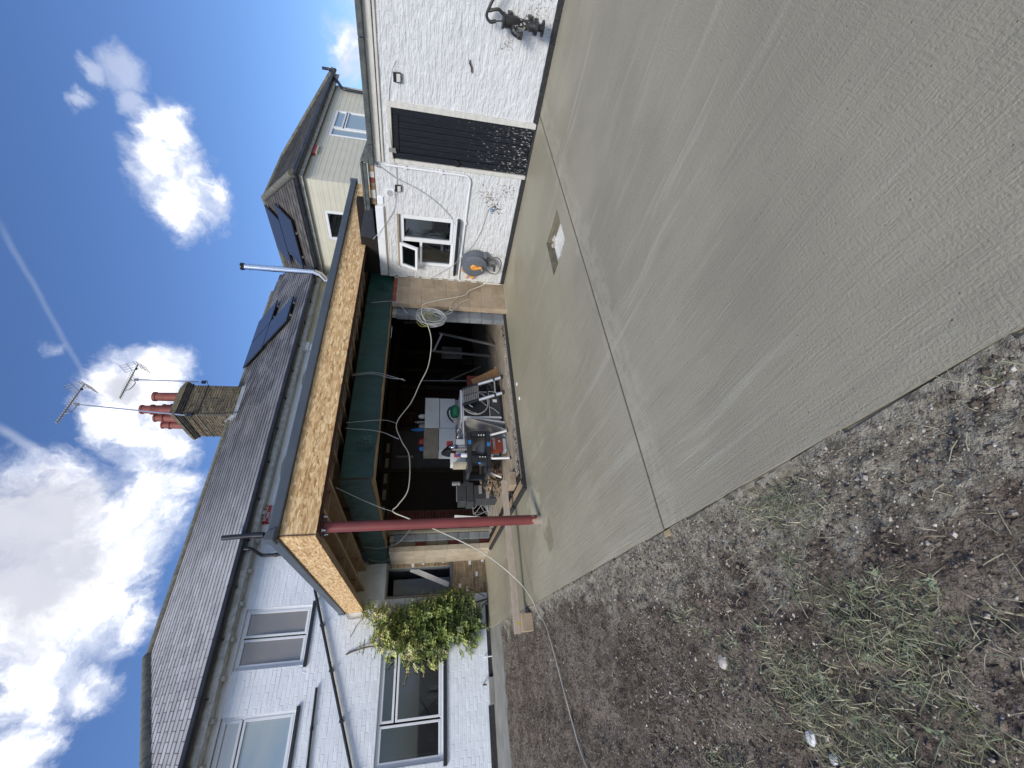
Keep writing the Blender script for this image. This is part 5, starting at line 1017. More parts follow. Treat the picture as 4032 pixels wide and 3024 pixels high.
mb = MB(); mb.box(1.56, 8.64, 5.05, 10.41, 3.022, 3.035); part('roof_membrane', mb, lead, can)
# trim: front and left lengths, mitred corner, slightly raised kerb
mb = MB(); mb.hexa([(1.47, 4.955, 3.003), (8.69, 4.955, 3.003), (8.69, 5.02, 3.003), (1.52, 5.02, 3.003), (1.462, 4.948, 3.11), (8.69, 4.948, 3.11), (8.69, 5.04, 3.125), (1.55, 5.04, 3.125)]); part('edge_trim', mb, anth, can, bevel=0.012)
mb = MB(); mb.hexa([(1.466, 4.958, 3.003), (1.52, 5.02, 3.003), (1.52, 10.34, 3.003), (1.466, 10.34, 3.003), (1.458, 4.952, 3.11), (1.55, 5.04, 3.125), (1.55, 10.34, 3.125), (1.458, 10.34, 3.11)]); part('edge_trim', mb, anth, can, bevel=0.012)
mb = MB(); mb.hexa([(1.440, 4.93, 3.02), (1.60, 4.93, 3.02), (1.60, 5.1, 3.02), (1.440, 5.1, 3.02), (1.438, 4.928, 3.145), (1.56, 4.928, 3.118), (1.58, 5.06, 3.118), (1.438, 5.06, 3.118)]); part('corner_cap', mb, anth, can, bevel=0.02)
mb = MB(); mb.box(1.45, 1.60, 10.25, 10.36, 2.99, 3.13); part('end_cap', mb, anth, can, bevel=0.015)
mb = MB(); mb.box(8.64, 8.71, 4.94, 5.2, 2.99, 3.13); part('end_cap', mb, anth, can, bevel=0.01)
mb = MB()
for i in range(24): mb.box(1.62 + i * 0.105, 1.632 + i * 0.105, 4.9975, 5.0, 2.80 + .01 * math.sin(i * 2.1), 2.806 + .01 * math.sin(i * 2.1) + .004)
part('nail_line', mb, mortar_dk, can, kind='stuff')
mb = MB(); mb.box(1.508, 1.516, 4.992, 5.0, 2.634, 3.0); part('corner_gap', mb, steel_dk, can)
# steel perimeter beam behind the front fascia
mb = MB(); mb.box(1.56, 8.6, 5.052, 5.125, 2.618, 2.630); mb.box(1.56, 8.6, 5.06, 5.07, 2.631, 2.80); mb.box(1.56, 8.6, 5.052, 5.125, 2.801, 2.813); part('steel_beam', mb, steel_dk, can)
for k in range(17):
    x = 1.90 + k * 0.405; mb = MB(); mb.box(x, x + 0.047, 5.072, 10.40, 2.67, 2.915); part('joist', mb, timber, can)
mb = MB(); mb.box(1.57, 1.615, 5.25, 10.40, 2.64, 2.915); part('joist', mb, timber, can)
for (y, z) in [(5.68, 2.70), (7.55, 2.70), (9.2, 2.70)]:
    for k in range(17):
        x = 1.617 if k == 0 else 1.90 + (k - 1) * .405 + 0.049; b = 1.898 if k == 0 else 1.90 + k * .405 - .002; yy = y + (0.05 if k % 2 else 0)
        mb = MB(); mb.box(x, b, yy, yy + 0.045, z, 2.915); part('noggin', mb, timber, can)
for k in range(2, 12): x = 1.949 + k * .405; mb = MB(); mb.box(x + .004, x + .350, 5.45 if k % 2 else 5.35, 5.66, 2.70, 2.90); part('foil_slab', mb, foil, can)
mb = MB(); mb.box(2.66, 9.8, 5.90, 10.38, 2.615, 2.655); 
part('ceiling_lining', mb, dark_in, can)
# red post
ps = thing('steel_post', (1.655, 5.21, 0), 'red oxide painted round steel post carrying the canopy corner', 'post')
mb = MB(); mb.tube([(1.655, 5.21, -0.05), (1.655, 5.21, 2.60)], 0.0595, 32); part('tube', mb, red_ox, ps, smooth=True)
mb = MB(); mb.box(1.565, 1.78, 5.10, 5.32, 2.602, 2.616); part('head_plate', mb, steel_dk, ps)
for (x, y) in [(1.595, 5.12), (1.60, 5.295), (1.755, 5.13), (1.755, 5.295)]:
    mb = MB(); mb.lathe((x, y, 2.602), (0, 0, -1), [(0, .017), (.014, .017), (.015, .009), (.04, .009)], 6); part('bolt', mb, galv, ps)
mb = MB(); mb.lathe((1.655, 5.21, -0.001), (0, 0, 1), [(0, .078), (.006, .072), (.010, .057)], 24); part('mortar_collar', mb, path_m, ps)

# ------------------------------------------------------------------ threshold strips and floor
mb = MB(); mb.box(2.75, 9.8, 6.06, 10.42, -0.1, 0.030); mb.box(2.66, 2.75, 6.06, 9.33, -.1, .030); mb.box(5.86, 9.8, 5.9, 6.055, -.1, .028); struct('room_floor', mb, floor_m)
fl_ = thing('edge_membrane', (4, 5.75, 0), 'black damp-proof upstand wrapped round the corner of the floor edge', 'damp-proof strip')
mb = MB(); mb.hexa([(2.27, 5.705, -.02), (5.84, 5.72, -.02), (5.84, 5.75, -.02), (2.33, 5.75, -.02), (2.27, 5.705, .05), (5.84, 5.72, .05), (5.84, 5.75, .055), (2.33, 5.75, .055)]); part('strip', mb, strip_m, fl_, bevel=0.008)
mb = MB(); mb.hexa([(2.27, 5.705, -.02), (2.33, 5.75, -.02), (2.40, 9.35, -.02), (2.35, 9.35, -.02), (2.27, 5.705, .05), (2.33, 5.75, .055), (2.40, 9.35, .055), (2.35, 9.35, .05)]); part('strip', mb, strip_m, fl_, bevel=0.008)
mb = MB(); mb.box(2.36, 5.84, 5.755, 5.815, -.02, .05); part('batten', mb, batten_m, fl_, bevel=0.004)
mb = MB(); mb.hexa([(2.336, 5.755, -.02), (2.46, 5.755, -.02), (2.50, 9.35, -.02), (2.41, 9.35, -.02), (2.336, 5.755, .05), (2.46, 5.755, .05), (2.50, 9.35, .05), (2.41, 9.35, .05)]); part('batten', mb, batten_m, fl_, bevel=0.004)
# crumpled polythene and grit in the cavity
def sheet(name, x0, x1, y0, y1, z, amp, m, nx_, ny_, seed, **k):
    mb = MB(); vs = [(x0 + (x1 - x0) * i / nx_, y0 + (y1 - y0) * j / ny_ + 0.01 * noise.noise(Vector((i * .3, j, seed))), z + amp * noise.noise(Vector((i * .45, j * .9, seed))) + amp * .6 * noise.noise(Vector((i * 1.3, j * 2, seed)))) for j in range(ny_ + 1) for i in range(nx_ + 1)]
    mb.add(vs, [(j * (nx_ + 1) + i, j * (nx_ + 1) + i + 1, (j + 1) * (nx_ + 1) + i + 1, (j + 1) * (nx_ + 1) + i) for j in range(ny_) for i in range(nx_)]); return part(name, mb, m, **k)
tag(sheet('polythene_sheet', 2.52, 5.84, 5.82, 6.08, 0.022, 0.030, dpm, 110, 8, 2.0), 'crumpled black polythene lying in the gap behind the floor edge', 'polythene')
tag(sheet('polythene_sheet', 2.46, 2.68, 6.0, 9.33, 0.022, 0.030, dpm, 8, 110, 3.0), 'crumpled grey-black polythene along the side gap beside the pier', 'polythene')
rg = random.Random(5)
def stones(name, n, fn, m, rmin, rmax, label, cat, flat=0.6, parent=None):
    mb = MB()
    for _ in range(n):
        x, y, z = fn(); r = rg.uniform(rmin, rmax) * (1 if rg.random() < .8 else 1.8); a = rg.uniform(0, 6.28); e = rg.uniform(.55, 1); vs = []
        for (dx, dy, dz) in [(1, 0, 0), (0.2, 1, 0), (-1, 0.1, 0), (-0.1, -1, 0), (0.1, 0, 1), (0, 0, -.6), (.6, .6, .5), (-.5, .5, .6)]:
            k = r * rg.uniform(.8, 1.15); X, Y = dx * k, dy * k * e; vs.append((x + X * math.cos(a) - Y * math.sin(a), y + X * math.sin(a) + Y * math.cos(a), z + dz * k * flat))
        mb.add(vs, [(0, 6, 4), (6, 1, 4), (1, 7, 4), (7, 2, 4), (2, 3, 4), (3, 0, 4), (0, 1, 6), (1, 2, 7), (1, 0, 5), (2, 1, 5), (3, 2, 5), (0, 3, 5)])
    return tag(part(name, mb, m, parent), label, cat, kind='stuff')
stones('gravel', 420, lambda: (rg.uniform(2.6, 5.8), rg.uniform(5.84, 6.05), 0.045), stone_m, .006, .013, None, None)

# interior shell ------------------------------------------------------------
rm = thing('back_room', (6, 8, 0), 'dark unfinished room behind the wide opening with stud walls and old brick', 'room')
mb = MB(); mb.box(3.62, 4.60, 10.36, 10.42, 0.03, 2.61); part('doorway_board', mb, brown_in, rm)
mb = MB(); mb.box(4.60, 5.85, 10.34, 10.42, 0.03, 2.61); part('wall', mb, plasterboard, rm)
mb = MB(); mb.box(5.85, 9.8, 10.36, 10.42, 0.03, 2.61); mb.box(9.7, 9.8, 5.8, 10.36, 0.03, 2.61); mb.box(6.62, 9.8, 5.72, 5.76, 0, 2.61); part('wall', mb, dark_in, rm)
mb = MB(); mb.box(2.76, 2.80, 9.2, 10.42, 0.03, 2.60); mb.box(2.80, 3.62, 10.36, 10.42, 0.03, 2.61); part('wall', mb, mortar_dk, rm)
FI = lambda u, z, w_: (u, 10.36 - w_, z); FI2 = lambda u, z, w_: (2.80 + w_, u, z)
bricks(FI, 2.80, 3.62, 0.03, 2.3, [], rm, red_brick, nmax=200, key=near, proud=0.01, joint=0.012, bname='red_brick')
bricks(FI, 5.9, 7.2, 0.03, 2.3, [], rm, mat('dark_red_brick', (0.075, 0.03, 0.022), 0.9, rnd=0.3), nmax=0, key=near, proud=0.01, joint=0.012, bname='dark_red_brick')  # darker red-brown brick for this stretch of the back wall
for (x, w_) in [(4.60, .09), (5.83, .09), (6.35, .07), (7.25, .09), (7.9, .07), (8.6, .07)]: mb = MB(); mb.box(x, x + w_, 10.28, 10.355, 0.03, 2.60); part('stud', mb, stud_m, rm)
mb = MB(); mb.box(2.82, 9.7, 10.20, 10.335, 2.30, 2.50); part('head_beam', mb, stud_m, rm)
for i in range(6): mb = MB(); mb.box(3.0 + i * .42, 3.25 + i * .42, 10.16, 10.19, 2.36, 2.44); part('loose_brick', mb, mortar, rm)
mb = MB(); mb.box(6.36, 6.9, 10.2, 10.25, 0.9, 1.8); mb.box(7.4, 7.85, 10.2, 10.25, .3, 1.0); part('dark_panel', mb, brown_in, rm)

# ------------------------------------------------------------------ things in the room
# washing machine seen from behind
wm = thing('washing_machine', (4.35, 6.95, 0.03), 'white washing machine turned back to front with grey drain hose coiled on its back', 'washing machine')
mb = MB(); mb.box(4.06, 4.66, 6.68, 7.22, 0.06, 0.80); part('body', mb, clutter_w, wm, bevel=0.012)
mb = MB(); mb.box(4.045, 4.675, 6.665, 7.25, 0.805, 0.84); part('top', mb, clutter_w, wm, bevel=0.01)
mb = MB(); mb.box(4.09, 4.63, 6.665, 6.678, 0.30, 0.78); part('back_panel', mb, black_paint, wm, bevel=0.01)
mb = MB(); mb.box(4.09, 4.63, 6.660, 6.678, 0.09, 0.285); part('lower_panel', mb, dark_gl, wm, bevel=0.006)
mb = MB(); mb.box(4.08, 4.64, 6.655, 6.70, 0.03, 0.085); part('base', mb, black_pl, wm, bevel=0.006)
mb = MB(); mb.box(4.09, 4.63, 6.655, 6.664, 0.287, 0.299); part('trim', mb, alu, wm)
mb = MB(); mb.box(4.40, 4.46, 6.652, 6.659, 0.14, 0.22); part('rating_label', mb, clutter_w, wm)
cc = Vector((4.37, 6.62, 0.55)); hp = [(cc.x + (0.125 + .012 * k) * math.cos(a), 6.63 - .003 * k, cc.z + (0.125 + .010 * k) * math.sin(a)) for k, a in enumerate([2.6 - i * 0.42 for i in range(19)])]
mb = MB(); mb.tube(spline(hp[:17] + [(4.12, 6.62, 0.60)], 4), 0.013, 8); part('drain_hose', mb, cloud_gr, wm, smooth=True)
mb = MB(); mb.cyl((4.12, 6.62, 0.60), (4.10, 6.62, 0.545), 0.019, n=10); part('hose_end', mb, clutter_w, wm)
mb = MB(); mb.tube(spline([(4.5, 6.62, .62), (4.42, 6.62, .48), (4.30, 6.62, .36), (4.22, 6.62, .22), (4.12, 6.62, .12)], 5), 0.006, 6); mb.tube(spline([(4.62, 6.62, .30), (4.6, 6.6, .2), (4.52, 6.6, .08)], 5), 0.009, 6); part('power_cable', mb, cable_g, wm)
# leaning panels
for (xt, xb, y0, lab, zt) in [(4.02, 3.93, 6.62, 'pale panel leaning closest against the washing machine', .70), (3.98, 3.74, 6.56, 'taller pale panel leaning out in front of the washing machine', .74)]:
    mb = MB(); mb.hexa([(xb, y0, .03), (xb + .018, y0, .03), (xb + .018, y0 + .5, .03), (xb, y0 + .5, .03), (xt, y0, zt), (xt + .018, y0, zt), (xt + .018, y0 + .5, zt), (xt, y0 + .5, zt)]); tag(part('wooden_board', mb, clutter_w if xb > 3.8 else cloud_gr, bevel=0.003), lab, 'panel')
# telescopic ladder
tl = thing('telescopic_ladder', (4.6, 6.42, 0.03), 'collapsed telescopic ladder with two aluminium legs propped against the washing machine', 'ladder')
def tl_pt(u, h): # u across 0..1, h height 0..0.8 leaning back
    x = 4.46 + 0.36 * u - 0.16 * (h / 0.8) * 1.0; return Vector((x, 6.40 + 0.24 * h / 0.8, 0.03 + h))
for u in (0, 1):
    mb = MB(); mb.tube([tl_pt(u, 0.02), tl_pt(u, 0.47)], 0.032, 14); part('leg', mb, alu, tl, smooth=True)
    mb = MB(); mb.tube([tl_pt(u, 0.0), tl_pt(u, 0.045)], 0.037, 14); part('foot', mb, black_pl, tl)
    for k in range(9): mb = MB(); p = tl_pt(u, 0.475 + k * 0.033); mb.tube([p, tl_pt(u, 0.475 + k * 0.033 + 0.02)], 0.031, 12); mb.tube([tl_pt(u, 0.475 + k * .033 + .02), tl_pt(u, 0.475 + k * .033 + .033)], 0.024, 8); part('collar', mb, black_pl, tl)
    mb = MB(); a = tl_pt(u, 0.47); mb.box(a.x - .012, a.x + .012, a.y - .04, a.y - .035, a.z - .45 + .1, a.z)
for k in range(9):
    a, b = tl_pt(0, 0.485 + k * 0.033), tl_pt(1, 0.485 + k * 0.033); m_ = (a + b) / 2
    for (p, q) in [(a + Vector((.03, 0, 0)), m_ - Vector((.012, 0, 0))), (m_ + Vector((.012, 0, 0)), b - Vector((.03, 0, 0)))]: mb = MB(); mb.beam(p, q, 0.055, 0.024); part('tread', mb, alu_dk, tl, bevel=0.003)
mb = MB(); a, b = tl_pt(0, .17), tl_pt(1, .17); mb.beam(a, b, .03, .02); part('brace', mb, alu, tl)
for u in (0, 1): mb = MB(); a = tl_pt(u, .17); mb.tube([tl_pt(u, .155), tl_pt(u, .19)], 0.036, 12); part('clamp', mb, black_pl, tl)
# bin bag behind the ladder
mb = MB(); n1, n2 = 14, 10; vs = []
for j in range(n2 + 1):
    for i in range(n1):
        a = 2 * math.pi * i / n1; ph = j / n2; r = (0.06 + 0.19 * math.sin(math.pi * min(1, ph * 1.15 + .06))) * (1 + .28 * noise.noise(Vector((math.cos(a) * 2, math.sin(a) * 2, j * .5))))
        vs.append((4.78 + r * math.cos(a) * 0.85, 6.82 + r * .75 * math.sin(a), 0.03 + 0.52 * ph))
mb.add(vs, [(j * n1 + i, j * n1 + (i + 1) % n1, (j + 1) * n1 + (i + 1) % n1, (j + 1) * n1 + i) for j in range(n2) for i in range(n1)] + [tuple(n2 * n1 + i for i in range(n1))])
tag(part('bin_bag', mb, bag_b), 'black bin bag slumped behind the telescopic ladder', 'bag')
mb = MB(); mb.hexa([(5.12, 6.80, .03), (5.38, 6.80, .03), (5.38, 6.83, .03), (5.12, 6.83, .03), (4.98, 6.98, .52), (5.16, 6.98, .58), (5.16, 7.01, .58), (4.98, 7.01, .52)]); tag(part('pine_board', mb, wood_o, bevel=0.004), 'knotty orange pine board leaning beside the bin bag', 'board')
mb = MB(); mb.box(5.36, 5.44, 6.86, 6.95, .03, .09); tag(part('timber_offcut', mb, timber_p, bevel=0.004), 'small pale timber offcut on the floor at the foot of the pine board', 'offcut')
mb = MB(); mb.box(5.18, 5.50, 7.3, 7.42, .30, .62); mb.box(5.2, 5.48, 7.31, 7.41, 0.03, 0.3); tag(part('red_brick_stack', mb, red_brick), 'low red brick stub behind the pine board', 'brickwork')

# white cabinet panels stacked high behind
cb = thing('cabinet_stack', (4.5, 7.7, 0.03), 'stack of pale cabinet panels standing behind the washing machine', 'cabinet')
for (a, b, c, d, mm) in [(4.37, 5.11, 1.195, 1.49, clutter_w), (4.375, 5.10, 0.86, 1.185, clutter_w), (3.87, 4.36, 1.21, 1.50, clutter_b), (3.86, 4.365, 0.86, 1.20, clutter_w)]: mb = MB(); mb.box(a, b, 7.62, 8.0, c, d); part('drawer_front', mb, mm, cb, bevel=0.005)
mb = MB(); mb.box(3.86, 5.10, 7.66, 8.05, 0.03, 0.85); part('carcass', mb, cloud_gr, cb)
# clutter on top of cabinet
for (x, z, h, r_, mm, nm, lab) in [(4.72, 1.49, .13, .05, clutter_w, 'paint_tub', 'small white tub on top of the cabinet stack, nearer the pier'), (4.58, 1.49, .20, .03, alu_dk, 'spray_can', 'upright metal can on top of the cabinet stack'), (4.48, 1.49, .12, .06, cloud_gr, 'jar', 'squat grey jar on top of the cabinet stack'), (4.40, 1.49, .26, .035, blue_pl, 'sealant_tube', 'blue and white sealant tube standing on the cabinet stack'), (4.12, 1.50, .11, .08, red_pl, 'rag', 'dark red bundle on top of the cabinet stack'), (3.97, 1.50, .09, .05, blue_pl, 'box', 'small blue box at the left end of the cabinet stack top')]:
    mb = MB(); mb.lathe((x, 7.75, z), (0, 0, 1), [(0, r_), (h * .75, r_), (h * .82, r_ * .6), (h, r_ * .5)], 12); tag(part(nm, mb, mm, smooth=True), lab, nm.replace('_', ' '))
# board and boxes bridging to the bench
mb = MB(); mb.box(3.44, 4.06, 6.78, 7.30, 0.775, 0.80); tag(part('white_board', mb, clutter_w, bevel=0.004), 'white board laid from the washing machine to the workbench', 'board')
mb = MB(); mb.box(3.50, 3.80, 7.30, 7.55, 0.80, 0.90); mb.box(3.45, 3.72, 7.32, 7.52, 0.902, 0.96); tag(part('brown_box', mb, clutter_b, bevel=0.004), 'brown cardboard box behind the white board', 'box')
gt = thing('garden_sprayer', (4.27, 6.85, 0.845), 'bright green plastic can with black grip lying on the washing machine', 'can')
mb = MB(); mb.lathe((4.16, 6.84, 0.935), (1, 0, 0.0), [(0, .04), (.02, .075), (.10, .092), (.2, .088), (.245, .05), (.25, 0)], 14); part('tank', mb, green_pl, gt, smooth=True)
mb = MB(); mb.tube(spline([(4.38, 6.84, 1.02), (4.27, 6.82, 1.07), (4.13, 6.82, 1.04), (4.04, 6.83, .96)], 5), 0.018, 8); part('grip', mb, black_pl, gt, smooth=True)
mb = MB(); mb.lathe((4.10, 6.83, 0.93), (-1, 0, -.1), [(0, .05), (.05, .055), (.06, .03), (.09, .03)], 12); part('collar', mb, cloud_gr, gt, smooth=True)
for (x, y, lab) in [(3.93, 6.83, 'clear glass lamp lying on the white board nearest the green can'), (3.80, 6.84, 'clear glass lamp lying in the middle of the row on the white board'), (3.66, 6.85, 'clear glass lamp lying on the white board nearest the bench')]:
    mb = MB(); mb.lathe((x, y, 0.87), (-1, .1, .05), [(0, .02), (.02, .022), (.03, .05), (.08, .062), (.12, .03), (.13, .0)], 14); tag(part('glass_lamp', mb, mat('glass_grey_%d' % int(x * 100), (0.35, 0.36, 0.38), 0.08, metal=0.6), smooth=True), lab, 'lamp')

# workbench: two tiers on white legs
wb = thing('folding_workbench', (3.3, 6.8, 0.03), 'black two-tier folding workbench on white tubular legs', 'workbench')
for (z0, z1, x0, x1) in [(0.70, 0.775, 2.92, 3.60), (0.37, 0.44, 2.90, 3.62)]:
    mb = MB(); mb.hexa([(x0 + .02, 6.42, z0), (x1, 6.40, z0), (x1 - .05, 6.62, z0), (x0 + .06, 7.22, z0), (x0 + .02, 6.42, z1), (x1, 6.40, z1), (x1 - .05, 6.62, z1), (x0 + .06, 7.22, z1)])
    mb.v = mb.v[:0]; mb.f = []; mb.m = []
    mb.box(x0, x1, 6.40, 6.60, z0, z1); part('rail', mb, black_pl, wb, bevel=0.01)
    mb = MB(); mb.box(x0, x1 - .0, 6.98, 7.20, z0, z1); part('rail', mb, black_pl, wb, bevel=0.01)
    for k in range(5): mb = MB(); mb.box(x0 + .04 + k * .14, x0 + .10 + k * .14, 6.605, 6.975, z0 + .01, z1 - .02); part('cross_bar', mb, dark_gl, wb)
for (xa, ya, xb, yb) in [(3.55, 6.44, 3.64, 6.42), (3.10, 6.42, 3.10, 6.40), (3.20, 7.14, 3.12, 7.26), (3.56, 7.16, 3.60, 7.28)]:
    mb = MB(); mb.tube([(xa, ya, 0.39), (xb, yb, 0.05)], 0.020, 12); part('leg', mb, clutter_w, wb, smooth=True)
    mb = MB(); mb.tube([(xb, yb, 0.03), (xb, yb, 0.06)], 0.024, 12); part('foot', mb, black_pl, wb)
for (x, y) in [(3.58, 6.45), (3.08, 6.43), (3.08, 7.16), (3.56, 7.16)]:
    mb = MB(); mb.box(x - .05, x + .05, y - .03, y + .03, 0.44, 0.70); part('upright', mb, black_pl, wb, bevel=0.008)
for k in range(3):
    for x in (3.54, 3.12): mb = MB(); mb.cyl((x, 6.395, 0.475 + k * .045), (x, 6.418, 0.475 + k * .045), 0.010, n=8); part('rivet', mb, clutter_w, wb)
for (x, z, w_) in [(3.40, .735, .075), (3.36, .41, .075)]: mb = MB(); mb.box(x - w_ / 2, x + w_ / 2, 6.392, 6.42, z - .035, z + .02); part('catch', mb, blue_pl, wb, bevel=0.004)
for (x, y, lab, r_, mm) in [(3.42, 6.70, 'grey dust sheet bundle on the lower tier of the bench', .10, cloud_gr), (3.20, 6.72, 'dark crumpled bag on the lower tier of the bench', .09, dark_gl)]:
    mb = MB(); mb.lathe((x, y, 0.44), (0.1, 0, 1), [(0, r_), (.05, r_ * 1.15), (.11, r_ * .8), (.16, r_ * .2)], 9); tag(part('bundle', mb, mm), lab, 'bundle')
mb = MB(); mb.lathe((3.02, 6.45, 0.56), (1, 0, 0.2), [(0, .02), (.03, .04), (.07, .04), (.08, .015), (.14, .015)], 10); tag(part('blue_tool', mb, blue_pl), 'small blue tool on the lower tier of the bench', 'tool')
# bench top clutter
bt = thing('water_bottle', (3.37, 6.5, 0.775), 'clear plastic water bottle with dark label standing on the workbench', 'bottle')
mb = MB(); mb.lathe((3.37, 6.52, 0.776), (0, 0, 1), [(0, .036), (.06, .04), (.13, .036), (.19, .04), (.24, .030), (.27, .013), (.295, .013)], 16); part('body', mb, clear_pl, bt, smooth=True)
mb = MB(); mb.lathe((3.37, 6.52, 0.925), (0, 0, 1), [(0, .041), (.045, .041)], 16); part('label', mb, mat('navy', (.03, .03, .12), .5), bt)
sp = thing('spray_bottle', (3.2, 6.5, 0.775), 'white and purple trigger spray bottle with red head on the workbench', 'bottle')
mb = MB(); mb.lathe((3.20, 6.5, 0.776), (0, 0, 1), [(0, .035), (.06, .037), (.10, .03)], 12); part('body', mb, clutter_w, sp)
mb = MB(); mb.lathe((3.20, 6.5, 0.876), (0, 0, 1), [(0, .031), (.05, .026), (.08, .012)], 12); part('label', mb, mat('purple', (.06, .03, .25), .5), sp)
mb = MB(); mb.box(3.17, 3.24, 6.485, 6.515, 0.956, 0.99); mb.box(3.165, 3.18, 6.485, 6.515, .92, .956); part('trigger', mb, red_pl, sp, bevel=0.004)
mb = MB(); mb.box(3.08, 3.30, 6.62, 6.75, 0.776, 1.04); tag(part('white_box', mb, clutter_w, bevel=0.006), 'upright white box behind the spray bottle on the workbench', 'box')
mb = MB(); mb.box(3.04, 3.09, 6.52, 6.72, 0.776, 1.0); tag(part('beige_panel', mb, beige_pl, bevel=0.004), 'thin beige panel standing at the left end of the workbench', 'panel')
mb = MB(); mb.beam((3.29, 6.46, 0.78), (3.29, 6.47, 1.02), .015, .03, (0, 1, 0)); tag(part('timber_slip', mb, timber_p), 'pale slip of timber between the two bottles', 'offcut')
mb = MB(); mb.box(3.40, 3.62, 6.70, 6.98, 0.776, 0.93); tag(part('white_box', mb, clutter_w, bevel=0.006), 'low white box at the right end of the workbench', 'box')
mb = MB(); mb.lathe((3.50, 6.90, 0.95), (-.3, 0, 1), [(0, .10), (.06, .12), (.15, .09), (.24, .03)], 8); tag(part('black_cloth', mb, bag_b), 'black cloth draped over the box behind the water bottle', 'cloth')
mb = MB(); mb.box(3.66, 3.74, 7.0, 7.1, 0.965, 1.08); tag(part('screw_box', mb, red_pl), 'small red and white screw box on the brown cardboard box', 'box')
# cement bag
cem = thing('cement_bag', (3.52, 6.75, 0.03), 'orange and white bag of CEMENT under the workbench', 'bag')
mb = MB(); vs = []
for j in range(7):
    t = j / 6
    for i in range(12):
        a = 2 * math.pi * i / 12; w_ = 0.13 * (0.75 + .35 * math.sin(math.pi * (t * .8 + .15))); vs.append((3.50 + .02 * t + w_ * math.copysign(abs(math.cos(a)) ** .6, math.cos(a)), 6.74 + .07 * math.copysign(abs(math.sin(a)) ** .8, math.sin(a)) * (1 - .3 * t) + .05 * t, 0.09 + .27 * t))
mb.add(vs, [(j * 12 + i, j * 12 + (i + 1) % 12, (j + 1) * 12 + (i + 1) % 12, (j + 1) * 12 + i) for j in range(6) for i in range(12)] + [tuple(72 + i for i in range(12))]); part('bag', mb, cem_m, cem, smooth=True)
mb = MB(); mb.box(3.37, 3.63, 6.665, 6.80, 0.03, 0.095); part('bag_foot', mb, clutter_w, cem, bevel=0.015)
text_part('lettering', 'CEMENT', lettering, cem, (3.51, 6.662, 0.255), (1, 0, 0), (0, .18, 1), 0.062, 0.001)
mb = MB(); mb.box(3.45, 3.57, 6.655, 6.665, 0.32, 0.335); mb.lathe((3.56, 6.668, .16), (0, -1, 0), [(0, .022), (.002, .022)], 12); part('small_print', mb, lettering, cem)
mb = MB(); mb.lathe((3.62, 6.62, 0.05), (1, 0, .3), [(0, .02), (.03, .04), (.09, .035), (.11, .01)], 9); tag(part('plastic_wrap', mb, clear_pl), 'scrap of clear plastic beside the cement bag', 'plastic')
# rubble, red stool
def heap(x0, x1, y0, y1, h): return lambda: (lambda x, y: (x, y, 0.04 + h * rg.random() * max(0.1, 1 - ((x - (x0 + x1) / 2) / ((x1 - x0) / 2)) ** 2)))(rg.uniform(x0, x1), rg.uniform(y0, y1))
stones('rubble_heap', 420, heap(2.95, 3.70, 7.3, 8.0, .32), rubble_m, .02, .05, None, None)
rs = thing('red_stool', (3.3, 7.5, 0.03), 'small red tubular metal stand under the bench', 'stand')
for (a, b) in [((3.42, 7.5, .03), (3.35, 7.5, .34)), ((3.22, 7.5, .03), (3.34, 7.5, .34)), ((3.42, 7.5, .06), (3.22, 7.5, .06)), ((3.30, 7.5, .06), (3.36, 7.5, .22))]: mb = MB(); mb.tube([a, b], 0.011, 8); part('tube', mb, red_pl, rs)
# ladders
ld = thing('step_ladder', (6.2, 7.1, 0.03), 'aluminium ladder frame leaning in the dark behind the pier', 'ladder')
for (a, b) in [((6.02, 6.85, .03), (6.66, 7.25, 1.22)), ((6.18, 7.42, .03), (6.42, 7.60, 1.40))]: mb = MB(); mb.beam(a, b, .03, .05, (0, 1, 0)); part('stile', mb, alu_dk, ld)
for f in (0.95,): 
    a = Vector((6.02, 6.85, .03)).lerp(Vector((6.66, 7.25, 1.22)), f); b = Vector((6.18, 7.42, .03)).lerp(Vector((6.42, 7.6, 1.4)), f); mb = MB(); mb.beam(a, b, .03, .04); part('tread', mb, alu_dk, ld)
ld = thing('wall_ladder', (6.5, 6.5, 0.03), 'dark ladder standing on its side behind the grey block leaf', 'ladder')
for x in (6.35, 6.78): mb = MB(); mb.beam((x, 6.4, .03), (x + .25, 6.9, 2.0), .03, .06, (0, 1, 0)); part('stile', mb, dark_gl, ld)
for k in range(6): f = .1 + k * .15; mb = MB(); mb.beam((6.35 + .25 * f, 6.4 + .5 * f, .03 + 1.97 * f), (6.78 + .25 * f, 6.4 + .5 * f, .03 + 1.97 * f), .03, .03); part('rung', mb, dark_gl, ld)
mb = MB(); mb.box(8.38, 8.83, 10.22, 10.27, .40, 1.03); tag(part('radiator', mb, cloud_gr, bevel=0.006), 'pale flat radiator on the dark back wall', 'radiator')
for k in range(4): mb = MB(); mb.box(8.0 + k * .07, 8.04 + k * .07, 10.0, 10.05, .1, .42); tag(part('batten_offcut', mb, stud_m), 'dark batten %s of the close row of four by the radiator' % ('nearest the pier side', 'second from the pier side', 'third from the pier side', 'closest to the radiator')[3 - k if False else k], 'offcut', 'row of battens by the radiator')
mb = MB(); mb.tube([(5.84, 8.0, 1.62), (5.88, 8.0, .39)], 0.012, 8); tag(part('copper_pipe', mb, alu_dk), 'thin vertical pipe in the dark middle of the room', 'pipe')
mb = MB(); mb.tube([(5.82, 7.95, .99), (6.28, 7.95, .19)], 0.012, 8); tag(part('leaning_rod', mb, alu_dk), 'thin rod leaning across the thin vertical pipe', 'rod')
mb = MB(); mb.box(5.0, 5.05, 10.25, 10.30, 1.75, 2.2); tag(part('dado_strip', mb, cloud_gr), 'pale strip fixed high on the grey stud wall', 'strip')
